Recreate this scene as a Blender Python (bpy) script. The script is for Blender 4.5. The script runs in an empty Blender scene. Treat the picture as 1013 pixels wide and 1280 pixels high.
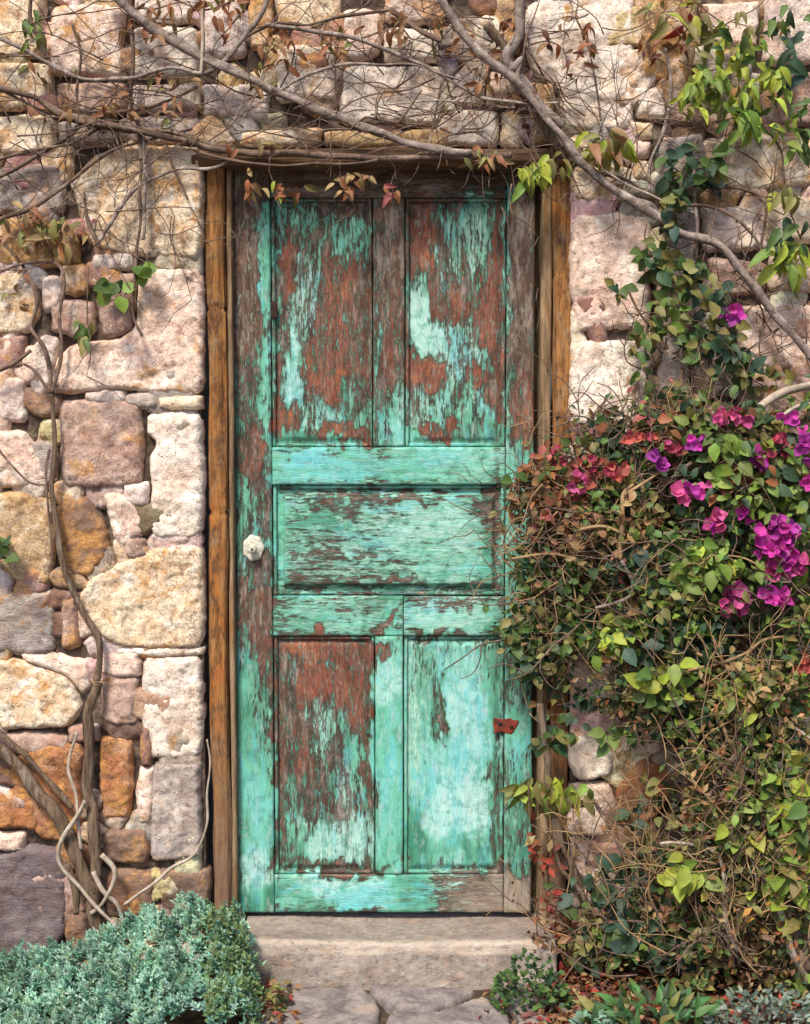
import bpy, math, random
import numpy as np
from mathutils import Vector, Matrix, noise
from mathutils.geometry import delaunay_2d_cdt
R = random.Random(7)
NR = np.random.RandomState(11)
sc = bpy.context.scene
col = sc.collection

# ------------------------------------------------------------------ camera
TH = math.radians(4.0); F = 1845.0; CZ = 1.54; CY = -4.0; CPX = 506.5; CPY = 640.0
cam = bpy.data.objects.new('camera', bpy.data.cameras.new('camera'))
col.objects.link(cam); sc.camera = cam
cam.location = (0, CY, CZ); cam.rotation_euler = (math.radians(90) - TH, 0, 0)
cam.data.sensor_fit = 'VERTICAL'; cam.data.sensor_height = 24.0
cam.data.lens = 24.0 * F / 1280.0
cam.data.clip_start = 0.05; cam.data.clip_end = 500

# ------------------------------------------------------------------ world, sun, exposure
SUN_EL = math.radians(52); SUN_AZ = math.radians(22)      # azimuth measured to the left of the camera's back
w = bpy.data.worlds.new('World'); sc.world = w; w.use_nodes = True
nt = w.node_tree; nt.nodes.clear()
sky = nt.nodes.new('ShaderNodeTexSky'); sky.sky_type = 'NISHITA'; sky.sun_disc = False
sky.sun_elevation = SUN_EL; sky.sun_rotation = math.radians(180) + SUN_AZ
sky.dust_density = 2.5; sky.air_density = 0.8
bg = nt.nodes.new('ShaderNodeBackground'); bg.inputs['Strength'].default_value = 0.115
wo = nt.nodes.new('ShaderNodeOutputWorld')
nt.links.new(sky.outputs[0], bg.inputs[0]); nt.links.new(bg.outputs[0], wo.inputs[0])
sl = bpy.data.lights.new('sun', 'SUN'); sl.energy = 3.1; sl.angle = math.radians(12); sl.color = (1.0, 0.92, 0.80)
sun = bpy.data.objects.new('sun', sl); col.objects.link(sun)
sd = Vector((-math.sin(SUN_AZ) * math.cos(SUN_EL), -math.cos(SUN_AZ) * math.cos(SUN_EL), math.sin(SUN_EL)))
sun.rotation_euler = sd.to_track_quat('Z', 'Y').to_euler(); sun.location = sd * 6
sc.view_settings.view_transform = 'Standard'; sc.view_settings.look = 'None'
sc.view_settings.gamma = 1.0; sc.view_settings.use_curve_mapping = False
sc.view_settings.exposure = 0.88

# ------------------------------------------------------------------ helpers
def ray(px, py):
    a = px - CPX; b = -(py - CPY)
    return Vector((a, F * math.cos(TH) + b * math.sin(TH), -F * math.sin(TH) + b * math.cos(TH)))
def at(px, py, y=0.0):
    """the point of the vertical plane at depth y that stands at this place of the photograph"""
    d = ray(px, py); t = (y - CY) / d.y
    return Vector((d.x * t, y, CZ + d.z * t))
def gr(px, py, z=0.0):
    d = ray(px, py); t = (z - CZ) / d.z
    return Vector((d.x * t, CY + d.y * t, z))
PXM = 1 / 461.0            # metres in one photograph pixel at the wall

def tag(o, label=None, cat=None, group=None, kind=None):
    if label: o['label'] = label
    if cat: o['category'] = cat
    if group: o['group'] = group
    if kind: o['kind'] = kind
    return o
def empty(name, loc, label, cat, group=None):
    o = bpy.data.objects.new(name, None); col.objects.link(o); o.location = loc
    o.empty_display_size = 0.1
    return tag(o, label, cat, group)
def link(name, me, parent=None, loc=(0, 0, 0)):
    """loc is a world place; a child gets it relative to its parent's place"""
    o = bpy.data.objects.new(name, me); col.objects.link(o)
    if parent is not None:
        o.parent = parent
        base = Vector(parent.location); p = parent.parent
        while p is not None: base = base + Vector(p.location); p = p.parent
        o.location = Vector(loc) - base
    else: o.location = loc
    return o
def mesh(name, V, Fc, mat=None, smooth=True):
    me = bpy.data.meshes.new(name); me.from_pydata([tuple(v) for v in V], [], Fc); me.update()
    if mat: me.materials.append(mat)
    if smooth: me.polygons.foreach_set('use_smooth', [True] * len(me.polygons))
    return me

# ------------------------------------------------------------------ node helper
class NT:
    def __init__(s, name):
        s.m = bpy.data.materials.new(name); s.m.use_nodes = True
        s.t = s.m.node_tree; s.t.nodes.clear()
        s.out = s.t.nodes.new('ShaderNodeOutputMaterial')
    def n(s, typ, ins=None, **kw):
        nd = s.t.nodes.new('ShaderNode' + typ)
        for k, v in kw.items(): setattr(nd, k, v)
        for k, v in (ins or {}).items():
            sock = nd.inputs[k]
            if isinstance(v, bpy.types.NodeSocket): s.t.links.new(v, sock)
            else: sock.default_value = v
        return nd
    def pos(s, scale=(1, 1, 1), rnd=True):
        g = s.n('NewGeometry').outputs['Position']
        if rnd:
            r = s.n('ObjectInfo').outputs['Random']
            k = s.n('VectorMath', {0: (31.0, 17.0, 23.0), 'Scale': r}, operation='SCALE').outputs[0]
            g = s.n('VectorMath', {0: g, 1: k}, operation='ADD').outputs[0]
        return s.n('VectorMath', {0: g, 1: scale}, operation='MULTIPLY').outputs[0]
    def noise(s, v, scale, detail=6, rough=0.6, dist=0.0):
        return s.n('TexNoise', {'Vector': v, 'Scale': scale, 'Detail': detail, 'Roughness': rough, 'Distortion': dist}).outputs[0]
    def ramp(s, f, lo, hi, a=0.0, b=1.0):
        return s.n('MapRange', {0: f, 1: lo, 2: hi, 3: a, 4: b}).outputs[0]
    def math(s, op, a, b=0.0, c=0.0): return s.n('Math', {0: a, 1: b, 2: c}, operation=op).outputs[0]
    def mix(s, f, a, b, blend='MIX'):
        nd = s.n('Mix', data_type='RGBA', blend_type=blend)
        for k, v in ((0, f), (6, a), (7, b)):
            if isinstance(v, bpy.types.NodeSocket): s.t.links.new(v, nd.inputs[k])
            else: nd.inputs[k].default_value = (tuple(v) + (1,))[:4] if k else v
        return nd.outputs[2]
    def attr(s, name): return s.n('Attribute', attribute_name=name).outputs['Fac']
    def finish(s, colr, rough=0.85, height=None, dist=0.004, strength=0.8, transl=None, spec=0.3):
        bs = s.n('BsdfPrincipled', {'Base Color': colr, 'Roughness': rough, 'Specular IOR Level': spec})
        if height is not None:
            b = s.n('Bump', {'Height': height, 'Distance': dist, 'Strength': strength})
            s.t.links.new(b.outputs[0], bs.inputs['Normal'])
        o = bs.outputs[0]
        if transl:
            tr = s.n('BsdfTranslucent', {'Color': colr})
            o = s.n('MixShader', {0: transl, 1: o, 2: tr.outputs[0]}).outputs[0]
        s.t.links.new(o, s.out.inputs[0]); return s.m

# ------------------------------------------------------------------ materials
def stone_mat(name, striate=False, dark=0.0):
    s = NT(name); oi = s.n('ObjectInfo'); base = oi.outputs['Color']; al = oi.outputs['Alpha']
    lum = s.ramp(s.n('SeparateColor', {0: base}).outputs[1], 0.15, 0.55, 0.12, 1.0)
    p = s.pos(); ps = s.pos((1, 1, 5.0)) if striate else p
    n1 = s.noise(ps, 9, 8, 0.65); n2 = s.noise(p, 17, 6, 0.6, 0.6); n3 = s.noise(ps, 60, 5, 0.7); n4 = s.noise(p, 210, 3, 0.7)
    c = s.mix(s.ramp(n1, 0.35, 0.62), s.mix(1.0, base, (0.84, 0.74, 0.70, 1), 'MULTIPLY'), base)
    c = s.mix(s.math('MULTIPLY', lum, s.ramp(s.noise(p, 5.0, 5, 0.6, 1.0), 0.48, 0.64, 0, 0.6)), c, (0.64, 0.53, 0.41))
    c = s.mix(s.ramp(s.noise(p, 7.0, 6, 0.65, 1.4), 0.50, 0.66, 0, 0.6), c, s.mix(1.0, base, (0.74, 0.55, 0.42, 1), 'MULTIPLY'))
    thr = s.ramp(al, 0.0, 1.0, 0.64, 0.385)
    st = s.math('SUBTRACT', s.noise(p, 11, 7, 0.68, 1.2), thr)
    c = s.mix(s.ramp(st, 0.0, 0.13, 0, 0.9), c, (0.52, 0.26, 0.08))
    st2 = s.math('SUBTRACT', s.noise(p, 23, 6, 0.7, 0.8), s.math('ADD', thr, 0.06))
    c = s.mix(s.ramp(st2, 0.0, 0.12, 0, 0.75), c, (0.20, 0.09, 0.035))
    c = s.mix(s.math('MULTIPLY', lum, s.ramp(n2, 0.53, 0.66, 0, 0.75)), c, (0.82, 0.75, 0.66))
    c = s.mix(s.ramp(n2, 0.40, 0.30, 0, 0.6), c, (0.16, 0.11, 0.10))
    c = s.mix(s.ramp(n3, 0.32, 0.48, 0.6, 0.0), c, (0.14, 0.09, 0.07))
    c = s.mix(s.math('MULTIPLY', lum, s.ramp(n3, 0.54, 0.70, 0.0, 0.6)), c, (0.76, 0.67, 0.56))
    c = s.mix(s.ramp(n4, 0.3, 0.5, 0.5, 0.0), c, (0.09, 0.06, 0.05))
    vc = s.n('TexVoronoi', {'Vector': s.n('VectorMath', {0: p, 1: s.n('TexNoise', {'Vector': p, 'Scale': 14.0, 'Detail': 4.0}).outputs['Color']}, operation='ADD').outputs[0], 'Scale': 7.0}, feature='DISTANCE_TO_EDGE').outputs[0]
    crk = s.math('MULTIPLY', s.ramp(vc, 0.022, 0.004), s.ramp(s.noise(p, 6, 3), 0.50, 0.60))
    c = s.mix(s.math('MULTIPLY', crk, 0.75), c, (0.10, 0.06, 0.05))
    vo = s.n('TexVoronoi', {'Vector': p, 'Scale': 70.0, 'Randomness': 1.0}).outputs['Distance']
    pit = s.math('MULTIPLY', s.ramp(vo, 0.20, 0.08), s.ramp(s.noise(p, 14, 3), 0.56, 0.66))
    c = s.mix(s.math('MULTIPLY', pit, 0.8), c, (0.07, 0.035, 0.03))
    h = s.math('ADD', s.math('MULTIPLY', n1, 1.2), s.math('MULTIPLY', n3, 1.2))
    h = s.math('ADD', h, s.math('MULTIPLY', n4, 0.45)); h = s.math('SUBTRACT', h, s.math('ADD', s.math('MULTIPLY', pit, 0.5), s.math('MULTIPLY', crk, 0.6)))
    return s.finish(c, 0.92, h, 0.006, 0.8, spec=0.15)
M_STONE = stone_mat('weathered stone'); M_STRI = stone_mat('striated stone', True)

def simple(name, c1, c2, c3=None, scale=20, stretch=(1, 1, 1), rough=0.9, bump=0.006, transl=None, rnd=True, objc=False):
    s = NT(name); p = s.pos(stretch, rnd)
    n1 = s.noise(p, scale, 8, 0.65, 0.4); n2 = s.noise(p, scale * 6, 4, 0.7)
    c = s.mix(s.ramp(n1, 0.35, 0.65), c1, c2)
    if objc: c = s.mix(1.0, c, s.n('ObjectInfo').outputs['Color'], 'MULTIPLY')
    if c3: c = s.mix(s.ramp(s.noise(p, scale * 0.6, 5, 0.6, 0.8), 0.54, 0.68, 0, 0.85), c, c3)
    c = s.mix(s.ramp(n2, 0.3, 0.7, 0.4, 0.0), c, tuple(x * 0.3 for x in c1))
    h = s.math('ADD', n1, s.math('MULTIPLY', n2, 0.4))
    return s.finish(c, rough, h, bump, 0.9, transl, spec=0.2)
M_MORTAR = simple('earth mortar', (0.035, 0.024, 0.018), (0.11, 0.075, 0.055), (0.26, 0.20, 0.155), 26)
M_SOIL = simple('soil', (0.035, 0.024, 0.016), (0.10, 0.07, 0.045), (0.16, 0.10, 0.06), 22)
M_FLAG = simple('flagstone', (0.12, 0.10, 0.10), (0.33, 0.285, 0.265), (0.40, 0.31, 0.26), 16, bump=0.010)
M_STEP0 = simple('worn step stone', (0.23, 0.17, 0.13), (0.42, 0.35, 0.29), (0.50, 0.32, 0.18), 9, (0.7, 1, 1.8), bump=0.008)
def step_mat():
    s = NT('worn step stone'); p = s.pos((0.9, 1, 1.1)); n1 = s.noise(p, 9, 8, 0.7, 0.5); n2 = s.noise(p, 60, 6, 0.75); n3 = s.noise(p, 24, 6, 0.7, 1.0)
    c = s.mix(s.ramp(n1, 0.36, 0.62), (0.20, 0.165, 0.14), (0.37, 0.32, 0.28))
    wr = s.math('ADD', s.attr('wear'), s.math('MULTIPLY', s.math('SUBTRACT', n3, 0.5), 1.8))
    c = s.mix(s.ramp(wr, 0.1, 1.3, 0, 0.7), c, (0.50, 0.42, 0.34))
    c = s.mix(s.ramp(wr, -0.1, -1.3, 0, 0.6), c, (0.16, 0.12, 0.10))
    c = s.mix(s.ramp(n3, 0.55, 0.68, 0, 0.55), c, (0.40, 0.22, 0.12))
    c = s.mix(s.ramp(n2, 0.46, 0.32, 0, 0.7), c, (0.07, 0.05, 0.045))
    c = s.mix(s.ramp(n2, 0.55, 0.68, 0, 0.5), c, (0.52, 0.47, 0.42))
    return s.finish(c, 0.92, s.math('ADD', n1, s.math('MULTIPLY', n2, 0.8)), 0.008, 0.9, spec=0.15)
M_STEP = step_mat()
M_POSTX = simple('orange brown weathered timber', (0.10, 0.045, 0.02), (0.46, 0.21, 0.065), (0.20, 0.13, 0.08), 16, (3.5, 3.5, 0.45))
def post_mat():
    s = NT('weathered orange timber'); g = s.pos((4.5, 4.5, 0.4)); p = s.pos((1.4, 1.4, 0.7))
    a = s.noise(g, 14, 8, 0.75, 0.3); b = s.noise(p, 9, 7, 0.7, 1.0); d = s.noise(g, 40, 6, 0.8); e = s.noise(p, 26, 6, 0.75)
    c = s.mix(s.ramp(a, 0.36, 0.62), (0.13, 0.055, 0.022), (0.46, 0.215, 0.065))
    c = s.mix(s.ramp(b, 0.50, 0.62, 0, 0.8), c, (0.30, 0.20, 0.12))
    c = s.mix(s.ramp(b, 0.46, 0.34, 0, 0.75), c, (0.42, 0.13, 0.03))
    c = s.mix(s.ramp(e, 0.50, 0.62, 0, 0.8), c, (0.10, 0.05, 0.028))
    c = s.mix(s.ramp(d, 0.46, 0.34, 0, 0.8), c, (0.05, 0.025, 0.015))
    c = s.mix(s.ramp(d, 0.58, 0.70, 0, 0.5), c, (0.60, 0.42, 0.24))
    z = s.n('SeparateXYZ', {0: s.n('NewGeometry').outputs['Position']}).outputs[2]
    low = s.ramp(s.math('ADD', z, s.math('MULTIPLY', b, 0.9)), 1.15, 0.65, 0, 0.75)
    c = s.mix(low, c, s.mix(a, (0.12, 0.075, 0.05), (0.28, 0.19, 0.14)))
    return s.finish(c, 0.9, s.math('ADD', a, s.math('MULTIPLY', d, 0.9)), 0.006, 1.0, spec=0.15)
M_POST = post_mat()
M_STRIP = simple('grey brown weathered timber', (0.13, 0.08, 0.045), (0.42, 0.29, 0.17), (0.30, 0.14, 0.05), 16, (3.5, 3.5, 0.45))
M_LINTEL = simple('rough lintel timber', (0.09, 0.05, 0.03), (0.27, 0.17, 0.10), (0.34, 0.19, 0.09), 16, (0.4, 3.5, 3.5), bump=0.009)
M_LIMB = simple('grey bark', (0.12, 0.085, 0.07), (0.36, 0.29, 0.25), (0.54, 0.47, 0.41), 40, (1, 1, 1), bump=0.006, objc=False)
M_TRUNK = simple('brown bark', (0.09, 0.055, 0.035), (0.30, 0.21, 0.14), (0.34, 0.29, 0.24), 26, (3.5, 3.5, 0.45), bump=0.010)
M_TWIG = simple('brown twig', (0.08, 0.05, 0.037), (0.20, 0.135, 0.10), (0.34, 0.26, 0.20), 25, bump=0.003)
M_PALE = simple('pale twig', (0.28, 0.22, 0.17), (0.52, 0.44, 0.36), (0.36, 0.26, 0.18), 30, bump=0.003)
M_STRAW = simple('straw twig', (0.22, 0.14, 0.07), (0.40, 0.27, 0.14), (0.30, 0.13, 0.06), 20, bump=0.003)
M_IRON = simple('dark iron', (0.02, 0.014, 0.012), (0.06, 0.03, 0.02), None, 60, bump=0.001)
M_RUST = simple('red rusted plate', (0.12, 0.03, 0.02), (0.30, 0.055, 0.03), (0.06, 0.03, 0.025), 60, bump=0.003)
M_KNOB = simple('chipped cream enamel', (0.45, 0.42, 0.33), (0.78, 0.75, 0.64), (0.25, 0.27, 0.19), 60, bump=0.002, rough=0.55)

def leaf_mat(name, obj, transl=0.3, rough=0.55):
    s = NT(name)
    c0 = s.n('ObjectInfo').outputs['Color'] if obj else s.n('Attribute', attribute_name='tint').outputs['Color']
    p = s.pos(rnd=False)
    c = s.mix(s.ramp(s.noise(p, 45, 4, 0.6), 0.35, 0.7, 0, 0.55), c0, s.mix(1.0, c0, (0.45, 0.42, 0.35, 1), 'MULTIPLY'))
    c = s.mix(s.ramp(s.noise(p, 160, 3, 0.6), 0.62, 0.75, 0, 0.5), c, (0.20, 0.12, 0.05))
    return s.finish(c, rough, s.noise(p, 260, 2), 0.001, 0.5, transl, spec=0.35)
ML_O = leaf_mat('leaf', True); ML_S = leaf_mat('leaf mass', False)
MF_O = leaf_mat('papery bract', True, 0.4, 0.7)

# --- peeling door paint: floats stored on the door's vertices say where coats survive, plus shade on the top rail
def door_mat(name, vertical):
    s = NT(name)
    g = s.pos((9.0, 9.0, 1.2) if vertical else (1.2, 9.0, 9.0))
    g2 = s.pos((3.2, 3.2, 1.0) if vertical else (1.0, 3.2, 3.2))
    p = s.pos()
    pa, to, re, pl = (s.attr(k) for k in ('paint', 'tone', 'red', 'pale'))
    streak = s.noise(g, 9, 8, 0.72, 0.3); chip = s.noise(g2, 26, 8, 0.75, 0.8); big = s.noise(g2, 7, 6, 0.6, 0.8); fine = s.noise(g, 45, 4, 0.7)
    # bare wood
    wood = s.mix(s.ramp(streak, 0.35, 0.65), (0.040, 0.022, 0.016), (0.155, 0.095, 0.065))
    wood = s.mix(s.ramp(s.noise(g2, 14, 6, 0.7), 0.48, 0.62, 0, 0.8), wood, (0.30, 0.24, 0.20))
    wood = s.mix(s.ramp(fine, 0.3, 0.55, 0.5, 0), wood, (0.02, 0.012, 0.01))
    grey = s.mix(s.ramp(streak, 0.35, 0.65), (0.17, 0.13, 0.10), (0.40, 0.34, 0.27))
    wood = s.mix(s.ramp(pl, 0.55, 0.95), wood, grey)
    # red undercoat
    mixn2 = s.math('ADD', s.math('MULTIPLY', s.noise(g, 13, 7, 0.7, 0.2), 0.5), s.math('MULTIPLY', s.noise(g2, 19, 7, 0.7, 0.6), 0.5))
    rc = s.mix(s.ramp(chip, 0.35, 0.7), (0.12, 0.035, 0.022), (0.31, 0.080, 0.038))
    rc = s.mix(s.ramp(s.noise(g, 20, 6, 0.75), 0.46, 0.60, 0, 0.75), rc, (0.20, 0.115, 0.085))
    rc = s.mix(s.ramp(s.noise(g, 16, 7, 0.8), 0.50, 0.42, 0, 0.7), rc, (0.055, 0.025, 0.018))
    rc = s.mix(s.ramp(s.noise(p, 12, 6, 0.7), 0.54, 0.64, 0, 0.6), rc, (0.40, 0.13, 0.05))
    rf = s.ramp(s.math('ADD', re, s.math('MULTIPLY', s.math('SUBTRACT', mixn2, 0.5), 4.2)), 0.38, 0.72)
    c = s.mix(s.math('MULTIPLY', rf, 0.92), wood, rc)
    # top coat
    tn = s.math('ADD', to, s.math('MULTIPLY', s.math('SUBTRACT', big, 0.5), 1.3))
    tq = s.mix(s.ramp(tn, 0.15, 0.5), (0.035, 0.18, 0.11), (0.13, 0.43, 0.30))
    tq = s.mix(s.ramp(tn, 0.5, 0.85), tq, (0.17, 0.50, 0.50))
    tq = s.mix(s.ramp(s.math('ADD', pl, s.math('MULTIPLY', s.math('SUBTRACT', chip, 0.5), 1.4)), 0.40, 0.80, 0, 0.75), tq, (0.46, 0.64, 0.58))
    tq = s.mix(s.ramp(s.noise(p, 38, 6, 0.7), 0.50, 0.62, 0, 0.65), tq, (0.055, 0.27, 0.21))
    tq = s.mix(s.ramp(s.noise(g2, 6, 5, 0.6, 1.0), 0.54, 0.66, 0, 0.55), tq, (0.10, 0.46, 0.52))
    tq = s.mix(s.ramp(s.noise(g2, 12, 6, 0.7, 1.0), 0.56, 0.66, 0, 0.5), tq, (0.42, 0.46, 0.50))
    tq = s.mix(s.ramp(fine, 0.32, 0.5, 0.35, 0), tq, (0.05, 0.11, 0.08))
    med = s.noise(g2, 9, 7, 0.7, 0.5)
    mixn = s.math('ADD', s.math('MULTIPLY', streak, 0.42), s.math('ADD', s.math('MULTIPLY', chip, 0.34), s.math('MULTIPLY', med, 0.24)))
    pm = s.math('ADD', pa, s.math('MULTIPLY', s.math('ADD', s.math('SUBTRACT', mixn, 0.5), s.math('MULTIPLY', s.math('SUBTRACT', s.noise(g, 26, 7, 0.8), 0.5), 0.55)), 4.6))
    pm = s.math('ADD', pm, s.ramp(pa, 0.78, 0.98, 0, 0.42))
    pf = s.ramp(pm, 0.38, 0.62); thin = s.ramp(pm, 0.46, 1.0)
    tq = s.mix(thin, s.mix(0.60, tq, (0.13, 0.17, 0.12)), tq)
    c = s.mix(pf, c, tq)
    wash = s.ramp(s.noise(g, 7, 8, 0.75, 0.2), 0.50, 0.36, 0, 0.55); wash = s.math('MULTIPLY', wash, s.ramp(pa, 0.75, 0.95, 1, 0.35))
    c = s.mix(wash, c, s.mix(1.0, c, (0.34, 0.36, 0.30, 1), 'MULTIPLY'))
    c = s.mix(s.ramp(s.noise(g, 11, 8, 0.8, 0.2), 0.56, 0.68, 0, 0.45), c, (0.42, 0.44, 0.37))
    # small flecks of dirt through the coat
    fl = s.math('MULTIPLY', s.ramp(s.noise(g, 30, 6, 0.8), 0.62, 0.68, 0, 0.75), s.ramp(pa, 0.8, 0.98, 1, 0.3))
    c = s.mix(fl, c, (0.06, 0.045, 0.035))
    fl2 = s.ramp(s.noise(s.pos((2.5, 2.5, 1) if vertical else (1, 2.5, 2.5)), 32, 6, 0.85), 0.57, 0.62, 0, 0.8)
    c = s.mix(s.math('MULTIPLY', fl2, s.ramp(pa, 0.1, 0.5, 1, 0.15)), c, s.mix(0.35, tq, (0.42, 0.40, 0.34)))
    h = s.math('ADD', s.math('MULTIPLY', pf, 0.95), s.math('MULTIPLY', s.noise(g, 22, 6, 0.7), 0.9))
    h = s.math('ADD', h, s.math('MULTIPLY', rf, 0.12))
    return s.finish(c, 0.72, h, 0.0035, 0.9, spec=0.25)
M_DV = door_mat('peeling turquoise paint, upright grain', True)
M_DH = door_mat('peeling turquoise paint, level grain', False)

# ------------------------------------------------------------------ stones
def chaikin(P, k=1):
    for _ in range(k):
        Q = []
        for i in range(len(P)):
            a, b = P[i], P[(i + 1) % len(P)]
            Q += [a * 0.87 + b * 0.13, a * 0.13 + b * 0.87]
        P = Q
    return P
def inside(P, x, y):
    c = np.zeros(x.shape, bool); n = len(P)
    for i in range(n):
        x0, y0 = P[i]; x1, y1 = P[(i + 1) % n]
        if y0 == y1: continue
        m = ((y0 > y) != (y1 > y)) & (x < (x1 - x0) * (y - y0) / (y1 - y0) + x0); c ^= m
    return c
def edge_dist(P, x, y):
    d = np.full(x.shape, 9.0); n = len(P)
    for i in range(n):
        a = np.array(P[i]); b = np.array(P[(i + 1) % n]); e = b - a; L = max(e @ e, 1e-12)
        t = np.clip(((x - a[0]) * e[0] + (y - a[1]) * e[1]) / L, 0, 1)
        d = np.minimum(d, np.hypot(x - a[0] - t * e[0], y - a[1] - t * e[1]))
    return d
def pebble(P2, H=0.03, r=0.014, res=0.010, back=0.04, seed=0.0, rough=1.0, wob=0.004, rounds=2):
    """P2: outline in metres about the origin. returns verts (u, v, height) and faces; height grows outwards"""
    P = [Vector(p) for p in P2]
    area = 0.5 * sum(P[i].x * P[(i + 1) % len(P)].y - P[(i + 1) % len(P)].x * P[i].y for i in range(len(P)))
    if area < 0: P.reverse()
    P = chaikin(P, rounds)
    Q = []
    for i in range(len(P)):
        a, b = P[i], P[(i + 1) % len(P)]; k = max(1, int((b - a).length / (res * 1.1)))
        for j in range(k): Q.append(a.lerp(b, j / k))
    out = []
    for q in Q:
        n = noise.noise(Vector((q.x * 22, q.y * 22, seed))) * 1.0 + noise.noise(Vector((q.x * 60, q.y * 60, seed + 5))) * 1.0 + noise.noise(Vector((q.x * 150, q.y * 150, seed + 5))) * 0.5
        l = q.length or 1; out.append(q + q / l * n * wob)
    Q = out
    xs = [q.x for q in Q]; ys = [q.y for q in Q]
    gx, gy = np.meshgrid(np.arange(min(xs), max(xs), res), np.arange(min(ys), max(ys), res * 0.9))
    gx = gx + (NR.rand(*gx.shape) - 0.5) * res * 0.7; gy = gy + (NR.rand(*gy.shape) - 0.5) * res * 0.7
    gx = gx.ravel(); gy = gy.ravel(); PT = [(q.x, q.y) for q in Q]
    m = inside(PT, gx, gy); gx = gx[m]; gy = gy[m]
    if len(gx): 
        d = edge_dist(PT, gx, gy); m = d > res * 0.42; gx = gx[m]; gy = gy[m]
    pts = [Vector(p) for p in PT] + [Vector((a, b)) for a, b in zip(gx, gy)]
    n0 = len(PT)
    vs, es, fs, ov, oe, of = delaunay_2d_cdt(pts, [(i, (i + 1) % n0) for i in range(n0)], [], 1, 1e-7)
    vx = np.array([v.x for v in vs]); vy = np.array([v.y for v in vs])
    d = edge_dist(PT, vx, vy)
    prof = 1 - np.exp(-(d / r) ** 1.25)
    V = []
    tx = R.uniform(-0.06, 0.06); ty = R.uniform(-0.05, 0.08)
    for i in range(len(vs)):
        q = Vector((vx[i] * 9, vy[i] * 9, seed * 3.1))
        dd, pp_ = noise.voronoi(q * 1.9); o_ = q * 1.9 - pp_[0]; hsh = pp_[0] * 5.3
        fac = (o_.x * math.sin(hsh.x * 3) + o_.y * math.sin(hsh.y * 3 + 1)) * 0.009 + math.sin(hsh.x + hsh.y) * 0.0022
        dd, pp_ = noise.voronoi(q * 5.0); o_ = q * 5.0 - pp_[0]; hsh = pp_[0] * 7.1
        fac += (o_.x * math.sin(hsh.x * 3) + o_.y * math.sin(hsh.y * 3 + 1)) * 0.004
        b = fac + noise.fractal(q, 0.9, 2.1, 4) * 0.0045 + (abs(noise.noise(q * 2.9)) - 0.25) * 0.004 - max(0, noise.noise(q * 1.7 + Vector((9, 2, 4))) - 0.22) * 0.03 + noise.fractal(q * 6, 0.7, 2, 3) * 0.0045
        V.append((vx[i], vy[i], H * prof[i] + (b * 0.55 * rough + tx * 0.7 * vx[i] + ty * 0.7 * vy[i]) * prof[i]))
    Fc = [list(f) for f in fs]
    cnt = {}
    for f in Fc:
        for k in range(len(f)): cnt[(f[k], f[(k + 1) % len(f)])] = 1
    border = [(a, b) for (a, b) in cnt if (b, a) not in cnt]
    ring = {}
    for a, b in border:
        for v in (a, b):
            if v not in ring: ring[v] = len(V); V.append((V[v][0], V[v][1], -back))
    for a, b in border: Fc.append([b, a, ring[a], ring[b]])
    return V, Fc

WALL = empty('stone_wall', (-0.9, 0.15, 0), 'old rubble stone wall of cream and mauve blocks around the green door', 'wall')
def wall_stone(pp, color, stain=0.35, H=0.034, mat=None, y=0.0, res=0.010, px=True, rounds=2, rough=1.0, shrink=0.0):
    W = [at(a, b, -0.02) for a, b in pp] if px else [Vector((a, 0, b)) for a, b in pp]
    c = sum(W, Vector()) / len(W)
    P2 = [(p.x - c.x, p.z - c.z) for p in W]
    if shrink:
        P2 = [(a * (1 - shrink / max(math.hypot(a, b), 0.01)), b * (1 - shrink / max(math.hypot(a, b), 0.01))) for a, b in P2]
    V, Fc = pebble(P2, H, 0.0045, res, seed=c.x * 7 + c.z * 3, rounds=rounds, rough=rough)
    V = [(u, -h, v) for u, v, h in V]        # (x right, -y out, z up); outline ran ccw seen from the camera
    me = mesh('stone', V, [f for f in Fc], mat or M_STONE)
    o = link('stone', me, WALL, (c.x, y, c.z)); o.color = (*color, stain)
    return o
CR = (0.82, 0.69, 0.49); WH = (0.82, 0.73, 0.63); PK = (0.78, 0.60, 0.50); LI = (0.68, 0.57, 0.52); MA = (0.42, 0.29, 0.24)
OC = (0.54, 0.38, 0.20); OR = (0.42, 0.18, 0.08); BR = (0.22, 0.14, 0.10); SL = (0.17, 0.14, 0.155); GY = (0.37, 0.33, 0.31); RM = (0.34, 0.20, 0.17)
def box(x0, y0, x1, y1, j=3):
    return [(x0 + R.uniform(0, j), y0 + R.uniform(0, j)), ((x0 + x1) / 2, y0 + R.uniform(-1, j)), (x1 - R.uniform(0, j), y0 + R.uniform(0, j)), (x1 - R.uniform(-1, j), (y0 + y1) / 2),
            (x1 - R.uniform(0, j), y1 - R.uniform(0, j)), ((x0 + x1) / 2, y1 - R.uniform(-1, j)), (x0 + R.uniform(0, j), y1 - R.uniform(0, j)), (x0 + R.uniform(-1, j), (y0 + y1) / 2)]
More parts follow.
